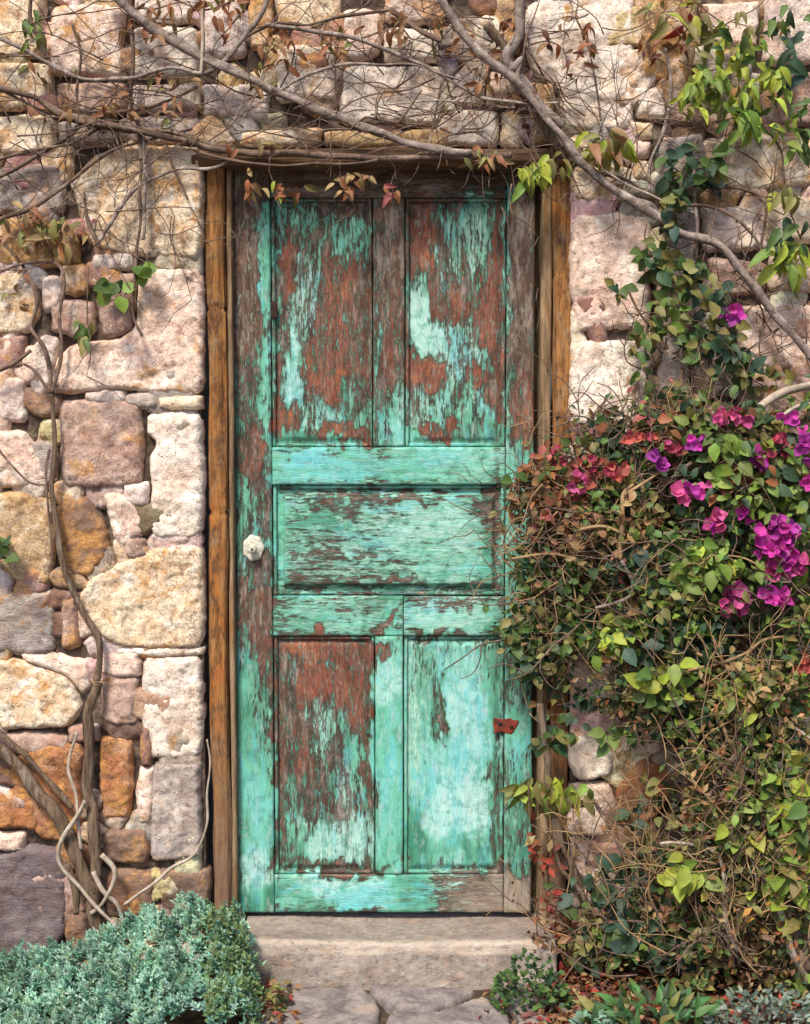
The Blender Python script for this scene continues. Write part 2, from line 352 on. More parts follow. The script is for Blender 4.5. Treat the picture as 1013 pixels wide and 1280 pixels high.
BIG = [
 # left of the door, top to bottom
 (box(-20, -20, 55, 70, 8), CR, .5), (box(62, 4, 158, 98, 7), PK, .55), (box(168, 32, 250, 96, 8), WH, .2), (box(165, -25, 246, 28, 5), LI, .3), (box(252, -20, 308, 72, 8), LI, .3),
 (box(-10, 76, 66, 136, 6), CR, .65), (box(-10, 140, 70, 192, 6), CR, .35), (box(72, 102, 160, 146, 7), MA, .5), (box(166, 100, 246, 140, 7), LI, .3),
 (box(250, 100, 338, 152, 8), LI, .15), (box(-10, 206, 78, 266, 9), GY, .15), (box(72, 150, 146, 182, 4), GY, .4), (box(150, 146, 245, 178, 4), LI, .3),
 ([(88, 226), (118, 196), (152, 184), (200, 182), (249, 184), (251, 240), (250, 324), (198, 318), (150, 316), (112, 306), (100, 262)], CR, .62),
 (box(-10, 270, 100, 334, 9), OC, .8), ([(-10, 345), (28, 338), (46, 360), (48, 392), (34, 414), (-10, 418)], CR, .6), (box(76, 328, 112, 368, 6), OC, .7),
 (box(52, 345, 78, 392, 5), LI, .2), (box(60, 372, 122, 420, 8), MA, .3), (box(116, 316, 168, 338, 3), LI, .2), ([(124, 344), (168, 342), (168, 380), (160, 416), (130, 420), (122, 380)], MA, .12),
 ([(172, 336), (215, 334), (251, 338), (252, 410), (251, 492), (200, 490), (150, 484), (100, 490), (62, 492), (70, 448), (95, 428), (150, 424), (168, 412)], PK, .42),
 (box(-10, 420, 32, 462, 4), RM, .3), ([(36, 440), (52, 420), (72, 424), (66, 460), (56, 496), (40, 488), (32, 466)], LI, .1), (box(-10, 472, 34, 526, 5), LI, .2),
 (box(72, 500, 180, 612, 8), MA, .46), ([(184, 520), (215, 516), (251, 518), (252, 600), (251, 670), (200, 672), (184, 660), (190, 610), (188, 575), (196, 556), (184, 545)], WH, .12),
 ([(-10, 538), (26, 540), (46, 566), (60, 598), (30, 610), (-10, 608)], PK, .08), (box(64, 540, 70, 600, 1), MA, .2),
 (box(106, 488, 156, 506, 3), LI, .2), (box(157, 492, 196, 512, 3), GY, .2), (box(197, 494, 251, 512, 3), CR, .3), (box(38, 552, 68, 606, 4), GY, .4),
 ([(-10, 618), (40, 616), (64, 630), (66, 690), (60, 732), (20, 726), (-10, 700)], OC, .35), ([(72, 628), (112, 622), (130, 660), (136, 690), (116, 716), (80, 722), (70, 680)], BR, .8),
 ([(128, 616), (158, 618), (178, 646), (178, 666), (150, 688), (142, 668)], PK, .2), (box(155, 604, 184, 632, 4), LI, .2), (box(155, 672, 184, 696, 4), MA, .2), (box(-10, 738, 70, 818, 6), GY, .2),
 (box(74, 745, 100, 812, 5), MA, .6), ([(98, 748), (118, 720), (158, 702), (201, 685), (251, 681), (253, 745), (252, 807), (201, 812), (141, 804), (120, 788)], CR, .46),
 ([(-10, 822), (20, 826), (60, 838), (86, 852), (101, 884), (86, 908), (-10, 912)], CR, .55), ([(24, 816), (70, 820), (110, 828), (112, 860), (100, 868), (80, 844), (30, 828)], PK, .2),
 (box(126, 815, 174, 846, 4), PK, .3), (box(146, 810, 250, 820, 1), WH, .2), (box(176, 822, 253, 948, 4), WH, .06), (box(124, 850, 172, 906, 6), MA, .25), (box(84, 908, 122, 930, 3), MA, .4),
 (box(-10, 918, 84, 944, 4), MA, .3), ([(10, 950), (60, 932), (104, 930), (104, 1010), (98, 1052), (50, 1050), (20, 1000)], OR, .7), (box(124, 924, 166, 1026, 6), OR, .75),
 (box(170, 962, 193, 1030, 4), PK, .2), (box(188, 950, 256, 1076, 8), GY, .3), (box(-10, 985, 50, 1040, 8), OR, .6), (box(-10, 1042, 30, 1066, 4), PK, .1),
 (box(126, 1034, 184, 1082, 6), BR, .6), (box(176, 908, 190, 958, 3), RM, .5), ([(-10, 1072), (40, 1060), (74, 1066), (84, 1110), (78, 1180), (40, 1200), (-10, 1200)], SL, .0),
 (box(128, 1090, 196, 1150, 5), BR, .5), (box(200, 1086, 262, 1140, 5), BR, .3), (box(80, 1120, 124, 1190, 4), BR, .4),
 # over the lintel
 (box(312, -20, 340, 60, 4), OC, .8), (box(344, -20, 424, 34, 5), CR, .5), (box(344, 48, 426, 128, 9), WH, .2), (box(424, 80, 560, 158, 9), WH, .12), (box(430, 10, 478, 74, 7), PK, .4), (box(480, 34, 554, 78, 7), WH, .4),
 (box(482, -20, 560, 28, 5), MA, .5), (box(300, 158, 402, 184, 4), CR, .5), (box(406, 160, 500, 186, 4), OC, .5), (box(504, 162, 564, 184, 4), OC, .6),
 (box(568, 136, 622, 182, 5), WH, .35), (box(564, 20, 620, 80, 7), GY, .5), (box(566, 86, 606, 132, 6), LI, .3), (box(610, 88, 652, 132, 6), PK, .5), (box(626, 138, 656, 184, 5), CR, .6), (box(618, -20, 652, 82, 6), OC, .7),
 # right of the door
 ([(658, 8), (700, -10), (750, -10), (792, -6), (793, 60), (791, 160), (740, 162), (706, 158), (700, 110), (664, 84)], WH, .18), (box(796, -20, 872, 102, 8), OC, .75), (box(796, 108, 834, 146, 4), WH, .05), (box(662, 100, 696, 182, 6), OC, .6),
 (box(700, 168, 740, 196, 4), CR, .4), (box(715, 204, 790, 256, 6), CR, .6), (box(790, 152, 818, 172, 3), CR, .4), (box(790, 176, 814, 196, 3), PK, .3), (box(792, 200, 816, 226, 3), CR, .5),
 (box(838, 108, 890, 160, 6), MA, .4), (box(822, 166, 886, 246, 8), GY, .3), (box(893, 166, 1025, 236, 9), CR, .45), (box(876, 0, 950, 60, 8), PK, .4), (box(954, -10, 1025, 80, 8), LI, .3), (box(880, 66, 945, 156, 8), GY, .3), (box(950, 88, 1025, 158, 8), MA, .3),
 (box(715, 266, 816, 413, 6), PK, .22), (box(714, 424, 816, 536, 6), WH, .10), (box(822, 256, 876, 330, 8), GY, .2), (box(880, 252, 948, 316, 8), LI, .15), (box(952, 244, 1025, 304, 7), CR, .3),
 (box(820, 336, 880, 412, 8), PK, .3), (box(885, 322, 960, 372, 8), MA, .3), (box(964, 312, 1025, 368, 8), PK, .3), (box(820, 418, 862, 500, 7), LI, .1), (box(866, 420, 922, 498, 8), PK, .3), (box(926, 376, 1025, 462, 9), PK, .42),
 (box(926, 470, 1025, 530, 8), MA, .3), (box(820, 506, 922, 560, 8), LI, .3),
 ([(714, 800), (740, 800), (800, 812), (800, 860), (780, 892), (716, 888)], PK, .25), ([(714, 926), (740, 920), (768, 940), (764, 970), (726, 976), (714, 955)], WH, .1), ([(712, 984), (760, 980), (772, 1010), (765, 1046), (712, 1044)], PK, .2),
 ([(800, 950), (836, 960), (842, 990), (815, 1030), (772, 1034), (774, 985)], OR, .35), (box(717, 1050, 802, 1088, 6), RM, .3), (box(775, 900, 830, 945, 6), PK, .3),
 (box(714, 545, 800, 640, 8), WH, .2), (box(714, 648, 790, 720, 8), PK, .2), (box(714, 726, 800, 792, 8), LI, .2),
]
for pp, c, st in BIG:
    j = R.uniform(0.92, 1.05); res_ = 0.008
    wall_stone(pp, tuple(x * j for x in c), st, H=R.uniform(0.021, 0.027), res=res_, rounds=1 if len(pp) == 8 else 2, shrink=-0.0065, mat=M_STRI if c in (SL, GY) and R.random() < 0.7 else M_STONE)

def voronoi(seeds, aspect=1.0, rad=0.3):
    out = []
    for i, (x, y) in enumerate(seeds):
        poly = [(x - rad, y - rad), (x + rad, y - rad), (x + rad, y + rad), (x - rad, y + rad)]
        for j, (a, b) in enumerate(seeds):
            if i == j or abs(a - x) > 2 * rad or abs(b - y) > 2 * rad: continue
            nx, ny = a - x, (b - y) * aspect; mx, my = (a + x) / 2, (b + y) / 2
            Q = []
            for k in range(len(poly)):
                p, q = poly[k], poly[(k + 1) % len(poly)]
                dp = (p[0] - mx) * nx + (p[1] - my) * ny; dq = (q[0] - mx) * nx + (q[1] - my) * ny
                if dp <= 0: Q.append(p)
                if (dp < 0 < dq) or (dq < 0 < dp):
                    t = dp / (dp - dq); Q.append((p[0] + (q[0] - p[0]) * t, p[1] + (q[1] - p[1]) * t))
            poly = Q
            if len(poly) < 3: break
        out.append(poly)
    return out
# small packing stones between the big ones
seeds = []
def bigcover(px, py):
    a = np.array([px]); b = np.array([py])
    return any(inside(pp, a, b)[0] for pp, _, _ in BIG)
tries = 0
while tries < 9000:
    tries += 1
    px = R.uniform(-15, 1028); py = R.uniform(-15, 1200)
    if 250 < px < 716 and py > 180: continue
    if bigcover(px, py): continue
    dmin = 24 if px < 716 or py < 520 else 48
    if all((abs(px - a) / 1.3) ** 2 + (py - b) ** 2 > dmin ** 2 for a, b in seeds): seeds.append((px, py))
cells = voronoi(seeds, 1.6, 48)
pal = [LI, MA, PK, CR, GY, OC, BR, RM]
n_small = 0
for (sx, sy), poly in zip(seeds, cells):
    if len(poly) < 3 or n_small > 165: continue
    poly = [(min(max(a, -60), 1075), b) for a, b in poly]
    if sx < 256: poly = [(min(a, 252), b) for a, b in poly]
    elif sx > 716: poly = [(max(a, 714), b) for a, b in poly]
    if min(b for a, b in poly) < 180 and 250 < sx < 716: poly = [(a, min(b, 182)) for a, b in poly]
    try: wall_stone(poly, tuple(x * R.uniform(0.8, 1.1) for x in R.choice(pal)), R.uniform(0.1, 0.7), H=R.uniform(0.014, 0.025), y=0.002, res=0.007, shrink=0.0, rounds=2)
    except Exception as e: print('skip', e)
    n_small += 1
print('stones', len(BIG), n_small)
# wall beyond the picture: same rubble, one joined mass
seeds = []; tries = 0
XL, XR, ZT = -2.6, 2.6, 3.6
x_l = at(-10, 640).x; x_r = at(1025, 640).x; z_t = at(500, -15).z; 
while tries < 6000:
    tries += 1
    x = R.uniform(XL, XR); z = R.uniform(0.02, ZT)
    if x_l < x < x_r and z < z_t: continue
    if all((abs(x - a) / 1.6) ** 2 + (z - b) ** 2 > (0.085 + 0.09 * abs(noise.noise(Vector((x * 5, z * 5, 1))))) ** 2 for a, b in seeds): seeds.append((x, z))
VV = []; FF = []
for (sx, sz), poly in zip(seeds, voronoi(seeds, 1.5, 0.24)):
    if len(poly) < 3: continue
    if abs(sx) > x_r and sz < z_t:
        lim = x_r + 0.02 if sx > 0 else x_l - 0.02
        poly = [(max(a, lim) if sx > 0 else min(a, lim), b) for a, b in poly]
    else: poly = [(a, max(b, z_t + 0.02)) if x_l < a < x_r else (a, b) for a, b in poly]
    cx = sum(a for a, b in poly) / len(poly); cz = sum(b for a, b in poly) / len(poly)
    P2 = [((a - cx) * 0.94, (b - cz) * 0.93) for a, b in poly]
    try: V, Fc = pebble(P2, R.uniform(0.02, 0.04), 0.014, 0.018, seed=sx * 5 + sz)
    except Exception: continue
    k = len(VV); VV += [(cx + u, -h, cz + v) for u, v, h in V]; FF += [[i + k for i in f] for f in Fc]
o = link('rubble', mesh('rubble', VV, FF, M_STONE), WALL, (0, 0, 0)); tag(o, kind='stuff'); o.color = (*PK, 0.4)

# mortar core with real thickness and the door opening left out
OPX0, OPX1 = at(253, 640).x, at(716, 640).x; OPZ = at(500, 182, 0).z
def core_face(x0, x1, z0, z1, step=0.012):
    nx = max(2, int((x1 - x0) / step)); nz = max(2, int((z1 - z0) / step)); V = []; Fc = []
    for j in range(nz + 1):
        for i in range(nx + 1):
            x = x0 + (x1 - x0) * i / nx; z = z0 + (z1 - z0) * j / nz
            d = noise.fractal(Vector((x * 14, z * 14, 3)), 0.9, 2, 4) * 0.010
            if i in (0, nx) or j in (0, nz): d = 0
            V.append((x, 0.004 - d, z))
    for j in range(nz):
        for i in range(nx):
            a = j * (nx + 1) + i; Fc.append((a, a + 1, a + nx + 2, a + nx + 1))
    k = len(V); V += [(x0, 0.004, z0), (x1, 0.004, z0), (x1, 0.004, z1), (x0, 0.004, z1), (x0, 0.42, z0), (x1, 0.42, z0), (x1, 0.42, z1), (x0, 0.42, z1)]
    Fc += [(k, k + 4, k + 5, k + 1), (k + 1, k + 5, k + 6, k + 2), (k + 2, k + 6, k + 7, k + 3), (k + 3, k + 7, k + 4, k), (k + 4, k + 7, k + 6, k + 5)]
    return V, Fc
VV = []; FF = []
for a in ((XL, OPX0, 0, ZT), (OPX1, XR, 0, ZT), (OPX0 + 0.0005, OPX1 - 0.0005, OPZ, ZT)):
    V, Fc = core_face(*a, step=0.014); k = len(VV); VV += V; FF += [[i + k for i in f] for f in Fc]
link('mortar', mesh('mortar', VV, FF, M_MORTAR, False), WALL)

# ------------------------------------------------------------------ timber frame
def timber(name, parent, x0, x1, z0, z1, yf, yb, mat, along='z', amp=0.0055, seed=1.0, knots=()):
    """a rounded, uneven length of timber filling the given box; front at yf"""
    L0, L1 = (z0, z1) if along == 'z' else (x0, x1)
    A0, A1 = (x0, x1) if along == 'z' else (z0, z1)
    n = int((L1 - L0) / 0.011); seg = 26; V = []; Fc = []
    ca, cy = (A0 + A1) / 2, (yf + yb) / 2; ha, hy = (A1 - A0) / 2, (yb - yf) / 2
    for i in range(n + 1):
        t = L0 + (L1 - L0) * i / n
        drift = noise.noise(Vector((t * 1.6, seed, 0))) * amp * 1.3
        for k in range(seg):
            an = 2 * math.pi * k / seg; c, s = math.cos(an), math.sin(an)
            u = math.copysign(abs(c) ** 0.45, c); v = math.copysign(abs(s) ** 0.45, s)
            g = noise.noise(Vector((u * 4, v * 4 + seed, t * 3))) * amp + noise.noise(Vector((u * 11, v * 11, t * 7 + seed))) * amp * 0.7
            for kt in knots: g -= 0.006 * math.exp(-((t - kt) / 0.006) ** 2)
            a = ca + u * (ha + g) + drift; y = cy + v * (hy + g)
            V.append((a, y, t) if along == 'z' else (t, y, a))
    for i in range(n):
        for k in range(seg):
            a = i * seg + k; b = i * seg + (k + 1) % seg
            f = (a, b, b + seg, a + seg); Fc.append(f if along == 'z' else f[::-1])
    Fc.append(list(range(seg))[::-1]); Fc.append([n * seg + k for k in range(seg)])
    return link(name, mesh(name, V, Fc, mat), parent)
X = lambda px, y=0.0: at(px, 640, y).x
DZ0 = at(480, 1140, 0.06).z; DZ1 = at(480, 207, 0.06).z
FRAME = empty('door_frame', (X(275), 0.05, DZ0), 'old orange brown timber frame set in the stones around the green door', 'door frame')
zl = at(500, 208, -0.01).z
tag(timber('post', FRAME, X(260), X(284), 0.06, zl + 0.01, 0.0, 0.10, M_POST, seed=1.0, knots=(at(270, 385).z, at(270, 640).z)), 'left post, orange brown with a crack across it')
timber('inner_strip', FRAME, X(284.5), X(292), 0.08, zl + 0.005, 0.018, 0.10, M_STRIP, seed=4.0, amp=0.002)
tag(timber('post', FRAME, X(690), X(713), 0.06, zl + 0.01, -0.004, 0.10, M_POST, seed=8.0, knots=(at(700, 342).z,)), 'right post, split and orange')
timber('inner_strip', FRAME, X(676), X(689), 0.08, zl + 0.005, 0.010, 0.10, M_STRIP, seed=13.0, amp=0.003)
timber('added_stop', FRAME, X(284), X(306), 0.04, zl + 0.01, 0.112, 0.16, M_STRIP, seed=21.0)  # unseen boards added behind the gaps to block the sky and keep them dark
timber('added_stop', FRAME, X(656), X(694), 0.04, zl + 0.01, 0.112, 0.16, M_STRIP, seed=24.0)
timber('added_stop', FRAME, X(307), X(655), zl - 0.06, zl + 0.02, 0.112, 0.16, M_STRIP, along='x', seed=27.0)
timber('lintel', FRAME, X(246), X(724), at(500, 207, -0.03).z, at(500, 184, -0.03).z, -0.036, 0.14, M_LINTEL, along='x', amp=0.006, seed=3.0)

# ------------------------------------------------------------------ the door
YD = 0.052
DOOR = empty('wooden_door', (0, YD, DZ0), 'weathered wooden panel door with peeling turquoise paint and bare red wood', 'door')
# marks: (centre px, py, radius x, y, paint, tone, red, pale, weight)
MK = [
 # upper left
 (306, 330, 18, 130, .0, .3, .25, .0, 1.4), (332, 300, 7, 60, .85, .45, .1, .3, 1), (334, 420, 7, 140, .85, .55, .1, .35, 1), (306, 500, 16, 70, .42, .3, .3, .2, 1), (301, 650, 10, 80, .66, .35, .4, .3, 1), (318, 560, 16, 36, .2, .3, .6, .1, 1),
 (330, 650, 10, 60, .35, .4, .2, .1, 1), (318, 740, 22, 50, .18, .2, .35, .0, 1), (316, 712, 5, 26, .8, .2, .1, .6, .8), (308, 810, 12, 36, .82, .3, .3, .2, 1), (330, 830, 10, 40, .3, .3, .6, .1, 1),
 (303, 900, 12, 80, .92, .35, .1, .3, 1), (326, 900, 12, 50, .80, .3, .2, .4, 1), (316, 1000, 22, 70, .97, .62, .1, .15, 1), (322, 1090, 16, 34, .9, .9, .1, .9, .9), (318, 1128, 26, 16, .95, .15, .1, .0, 1),
 (400, 226, 100, 26, -.2, .1, .1, .0, 1.6), (570, 226, 60, 16, .22, .0, .0, .0, 1.4), (500, 218, 30, 20, .15, .1, .4, .1, 1),  # top rail: thin paint, darkened further to hold the lintel's shade
 # upper left panel
 (365, 265, 36, 14, .72, .45, .2, .35, 1), (440, 285, 20, 26, .62, .4, .2, .4, 1), (405, 262, 60, 8, .25, .4, .4, .6, .8), (385, 365, 16, 45, .66, .7, .2, .75, 1), (366, 480, 10, 56, .93, .8, .1, .7, 1), (352, 420, 10, 60, .40, .5, .5, .3, 1),
 (418, 345, 30, 30, .35, .4, .75, .2, 1), (425, 410, 30, 50, .22, .4, .88, .0, 1), (400, 480, 18, 50, .26, .4, .9, .1, 1), (448, 400, 12, 70, .25, .4, .5, .3, .8), (360, 520, 14, 18, .1, .4, .9, .0, 1), (400, 520, 18, 20, .80, .85, .2, .7, 1),
 (440, 505, 14, 34, .60, .5, .4, .3, 1), (425, 546, 30, 8, .05, .4, .9, .0, 1), (352, 545, 14, 14, .85, .2, .2, .2, 1), (362, 330, 8, 30, .1, .4, .85, .1, 1),
 # mullion
 (486, 300, 16, 60, .1, .3, .2, .1, 1), (473, 380, 6, 130, .45, .5, .2, .6, .7), (488, 400, 15, 60, .2, .3, .45, .3, 1), (485, 460, 14, 40, .3, .4, .5, .2, 1), (490, 520, 18, 36, .68, .45, .3, .4, 1), (500, 535, 10, 30, .95, .6, .1, .6, 1),
 # upper right panel
 (528, 300, 12, 60, .08, .4, .92, .0, 1), (588, 285, 34, 26, .72, .35, .2, .5, 1), (560, 330, 20, 40, .52, .4, .3, .6, 1), (600, 320, 12, 45, .75, .45, .1, .7, 1), (526, 400, 10, 42, 1.05, .7, .0, .85, 1), (540, 425, 14, 20, .9, .7, .0, .8, 1),
 (560, 380, 22, 22, .25, .4, .6, .2, 1), (608, 375, 14, 45, .06, .4, .95, .0, 1), (575, 395, 16, 14, .3, .4, .7, .4, 1), (534, 468, 18, 26, .04, .4, 1., .0, 1), (575, 440, 22, 34, .75, .55, .2, .7, 1), (596, 470, 10, 12, .2, .4, .9, .0, 1), (595, 500, 26, 26, .75, .6, .2, .4, 1),
 (560, 505, 26, 26, .8, .6, .2, .5, 1), (525, 515, 10, 30, .6, .5, .2, .7, 1), (620, 495, 9, 18, .05, .4, .6, .0, 1), (572, 500, 6, 16, .2, .3, .3, .3, .8), (548, 543, 22, 6, .05, .4, .95, .0, 1), (600, 540, 30, 10, .8, .2, .2, .2, 1), (515, 545, 14, 12, .95, .6, .1, .3, 1),
 (625, 400, 6, 150, .2, .3, .7, .1, .8),
 # right stile
 (655, 330, 14, 130, -.05, .1, .05, .0, 1.6), (634, 400, 4, 200, .7, .4, .1, .6, .9), (650, 440, 14, 40, .45, .25, .2, .2, 1), (655, 510, 12, 40, .12, .2, .75, .0, 1), (650, 650, 22, 90, .95, .5, .0, .45, 1), (655, 690, 10, 30, 1., .55, .0, .1, 1), (650, 840, 12, 50, .6, .3, .1, .1, 1),  # upper part darkened by lowering its paint amount
 (650, 900, 12, 30, .95, .5, .0, .2, 1), (652, 1000, 14, 60, .8, .4, .1, .2, 1), (652, 1050, 14, 30, .75, .25, .2, .1, 1), (650, 1115, 30, 26, .05, .4, .0, .95, 1),
 # rails and middle panel
 (400, 585, 60, 20, .98, .80, .0, .05, 1), (470, 582, 70, 20, .88, .6, .0, .2, 1), (350, 570, 14, 14, .8, .5, .0, .3, 1), (560, 582, 40, 22, .95, .6, .0, .45, 1), (610, 585, 30, 22, .95, .45, .0, .55, 1), (370, 552, 30, 10, .8, .2, .2, .3, 1), (600, 555, 40, 8, .8, .25, .2, .4, 1),
 (480, 670, 140, 64, .86, .50, .0, .60, 1.3), (345, 670, 10, 70, .95, .45, .0, .35, 1), (500, 624, 34, 5, .25, .3, .3, .1, 1), (420, 632, 30, 6, .35, .3, .3, .4, 1), (400, 654, 30, 8, .85, .3, .1, .1, 1), (410, 697, 36, 4, .35, .3, .0, .5, .8), (450, 700, 50, 5, .45, .3, .0, .4, .8),
 (400, 715, 40, 8, .55, .3, .0, .6, 1), (470, 732, 80, 4, .35, .3, .35, .2, .7), (540, 660, 50, 24, .95, .6, .0, .7, 1), (560, 705, 40, 16, .9, .5, .0, .5, 1), (614, 640, 9, 40, .3, .15, .2, .1, 1), (610, 700, 8, 40, .85, .25, .0, .2, 1), (622, 650, 4, 50, .2, .2, .1, .1, 1),
 (410, 768, 60, 20, .88, .35, .0, .50, 1), (430, 760, 30, 6, .5, .4, .2, .6, 1), (482, 776, 9, 6, .1, .2, .6, .0, .5), (490, 750, 20, 6, .8, .1, .1, .2, 1), (565, 770, 50, 22, .97, .62, .0, .65, 1), (560, 748, 50, 5, .4, .4, .2, .8, .8), (536, 791, 12, 4, .1, .2, .2, .0, 1),
 # lower left panel
 (405, 805, 60, 9, .05, .3, .75, .2, 1), (355, 840, 12, 40, .40, .3, .3, .5, 1), (392, 850, 16, 22, .02, .3, 1., .0, 1), (427, 848, 10, 22, .02, .3, 1.05, .0, 1), (445, 880, 10, 40, .2, .3, .9, .1, 1), (405, 910, 14, 30, .55, .5, .1, .6, 1), (360, 890, 14, 30, .2, .3, .3, .1, 1),
 (375, 950, 10, 22, .2, .3, .7, .2, 1), (365, 985, 12, 60, .6, .25, .2, .3, 1), (400, 990, 22, 40, .45, .25, .3, .3, 1), (440, 950, 10, 60, .85, .40, .0, .3, 1), (430, 1000, 10, 40, .5, .3, .1, .9, 1), (410, 1045, 45, 22, .92, .6, .0, .75, 1), (370, 1060, 20, 20, .8, .3, .1, .2, 1), (410, 1080, 60, 6, .3, .3, .4, .2, 1),
 (456, 880, 6, 90, .2, .3, .6, .0, .8), (350, 960, 5, 120, .15, .3, .4, .0, .9),
 # lower right
 (487, 940, 16, 150, 1.12, .62, .0, .35, 1), (487, 850, 14, 34, 1., .75, .0, .8, 1), (487, 920, 14, 30, .95, .5, .0, .1, 1), (478, 812, 6, 8, .1, .2, .6, .1, 1), (570, 940, 56, 150, 1.1, .78, .0, .55, 1), (580, 900, 20, 50, 1., .95, .0, .7, 1), (530, 850, 16, 40, .75, .3, .0, .4, 1), (545, 880, 7, 34, .45, .05, .0, .1, 1), (553, 900, 4, 16, .2, .0, .0, .0, 1),
 (585, 1000, 30, 30, 1.0, .95, .0, .9, 1), (555, 1030, 24, 24, 1., .85, .0, .75, 1), (520, 1050, 12, 34, .95, .15, .0, .0, 1), (515, 900, 8, 100, .9, .5, .0, .7, .8), (570, 1062, 50, 10, .9, .3, .0, .3, 1), (618, 1010, 8, 60, .5, .2, .1, .1, 1), (618, 850, 7, 60, .85, .3, .0, .1, 1), (600, 800, 30, 6, .6, .2, .1, .4, .8), (627, 930, 5, 26, .7, .5, 0, .6, 1),
 (360, 1118, 40, 22, .92, .35, .0, .4, 1), (420, 1108, 50, 12, .97, .85, .0, .8, 1), (450, 1120, 34, 16, 1., .92, .0, .1, 1), (520, 1118, 30, 18, .95, .30, .0, .1, 1), (600, 1118, 60, 24, .06, .4, .0, .9, 1), (565, 1108, 24, 14, .45, .3, .0, .7, 1),
]
MKA = np.array(MK)
def door_attrs(me, w3):
    """w3: world coordinates of the vertices"""
    n = len(w3); x = w3[:, 0]; z = w3[:, 2]
    # place on the photograph's front view of the door plane
    ct, st = math.cos(TH), math.sin(TH)
    dy = YD - CY; dz = z - CZ
    depth = dy * ct - dz * st; up = dy * st + dz * ct
    px = CPX + F * x / depth; py = CPY - F * up / depth
    wn = np.array([[noise.noise(Vector((a * 12, b * 12, 1.5))) * 8 + noise.noise(Vector((a * 45, b * 30, 1.5))) * 7 + noise.noise(Vector((a * 110, b * 60, 3.5))) * 4,
                    noise.noise(Vector((a * 12, b * 12, 7.5))) * 16 + noise.noise(Vector((a * 45, b * 30, 7.5))) * 14 + noise.noise(Vector((a * 110, b * 60, 6.5))) * 7] for a, b in zip(x, z)])
    px = px + wn[:, 0]; py = py + wn[:, 1]
    acc = np.zeros((n, 4)); acc[:] = (.45, .4, .3, .3); W = np.full(n, 0.12); acc *= W[:, None]
    for m in MKA:
        d2 = ((px - m[0]) / m[2]) ** 2 + ((py - m[1]) / m[3]) ** 2
        area = m[2] * m[3]
        g = m[8] * np.exp(-d2 ** 1.6 * 0.9) * (1200.0 / area) ** 0.55
        acc += g[:, None] * m[4:8]; W += g
    acc /= W[:, None]
    for k, nm in enumerate(('paint', 'tone', 'red', 'pale')):
        a = me.attributes.new(nm, 'FLOAT', 'POINT'); a.data.foreach_set('value', acc[:, k].astype(np.float32))
def board(name, x0, x1, z0, z1, yf, th, vertical, step=0.0042, bevel=0.004, amp=0.0012, field=None, seed=0.0, label=None):
    """a board of the door. field=(inset, rise): a raised middle with sloped margins"""
    nx = max(3, int((x1 - x0) / step)); nz = max(3, int((z1 - z0) / step))
    if (x1 - x0) * (z1 - z0) / step ** 2 > 30000: pass
    xs = np.linspace(x0, x1, nx + 1); zs = np.linspace(z0, z1, nz + 1); V = []; Fc = []
    for j, z in enumerate(zs):
        for i, x in enumerate(xs):
            e = min(x - x0, x1 - x, z - z0, z1 - z)
            wear = 0.5 + 0.5 * noise.noise(Vector((x * 30, z * 30, seed)))
            b = bevel * (0.6 + wear)
            y = yf
            if e < b: y += (b - e) ** 2 / b * 0.7
            if field:
                t = min(1, max(0, (e - field[0]) / field[2])); y -= field[1] * t * t * (3 - 2 * t)
            q = Vector((x * 60, z * 5, seed)) if vertical else Vector((x * 5, z * 60, seed))
            y -= noise.noise(q) * amp + noise.noise(q * 3) * amp * 0.5 + noise.noise(Vector((x * 5, z * 5, seed + 9))) * amp * 1.3
            jx = noise.noise(Vector((z * 18, seed, 2))) * 0.0012 if i in (0, nx) else 0
            jz = noise.noise(Vector((x * 18, seed, 4))) * 0.0012 if j in (0, nz) else 0
            V.append((x + jx, y, z + jz))
    for j in range(nz):
        for i in range(nx):
            a = j * (nx + 1) + i; Fc.append((a, a + 1, a + nx + 2, a + nx + 1))
    loop = [i for i in range(nx + 1)] + [(j) * (nx + 1) + nx for j in range(1, nz + 1)] + [nz * (nx + 1) + i for i in range(nx - 1, -1, -1)] + [j * (nx + 1) for j in range(nz - 1, 0, -1)]
    k = len(V); V += [(V[i][0], yf + th, V[i][2]) for i in loop]
    for a in range(len(loop)):
        b = (a + 1) % len(loop); Fc.append((loop[b], loop[a], k + a, k + b))
    me = mesh(name, V, Fc, M_DV if vertical else M_DH)
    door_attrs(me, np.array(V))
    o = link(name, me, DOOR)
    if label: o['label'] = label
    return o
Zd = lambda py: at(500, py, YD).z
Xd = lambda px: at(px, 640, YD).x
XS = {k: Xd(k) for k in (294, 338, 342, 464, 467, 471, 504, 507, 511, 630, 634, 667)}
G = 0.0016
board('stile', Xd(294.5), Xd(340), DZ0, DZ1, YD, 0.04, True, seed=1, label='left upright, turquoise only below the knob')
board('stile', Xd(632.5), Xd(667), DZ0, DZ1, YD, 0.04, True, seed=2, label='right upright, dark near the top')
board('rail', Xd(340) + G, Xd(632.5) - G, Zd(247), DZ1, YD + 0.001, 0.038, False, seed=3, label='top rail, nearly bare, with the lintel shade coloured in')
board('rail', Xd(340) + G, Xd(632.5) - G, Zd(606), Zd(559), YD - 0.001, 0.038, False, seed=4, label='rail in bright turquoise')
board('rail', Xd(340) + G, Xd(505) - G, Zd(795), Zd(745), YD, 0.038, False, seed=5, label='left length of the rail with a bare knot')
board('rail', Xd(505), Xd(632.5) - G, Zd(795), Zd(746), YD - 0.001, 0.038, False, seed=6, label='right length of the rail in pale blue green')
board('rail', Xd(340) + G, Xd(632.5) - G, DZ0 + 0.001, Zd(1094), YD, 0.038, False, seed=7, label='bottom rail, blue green fading to bare grey wood')
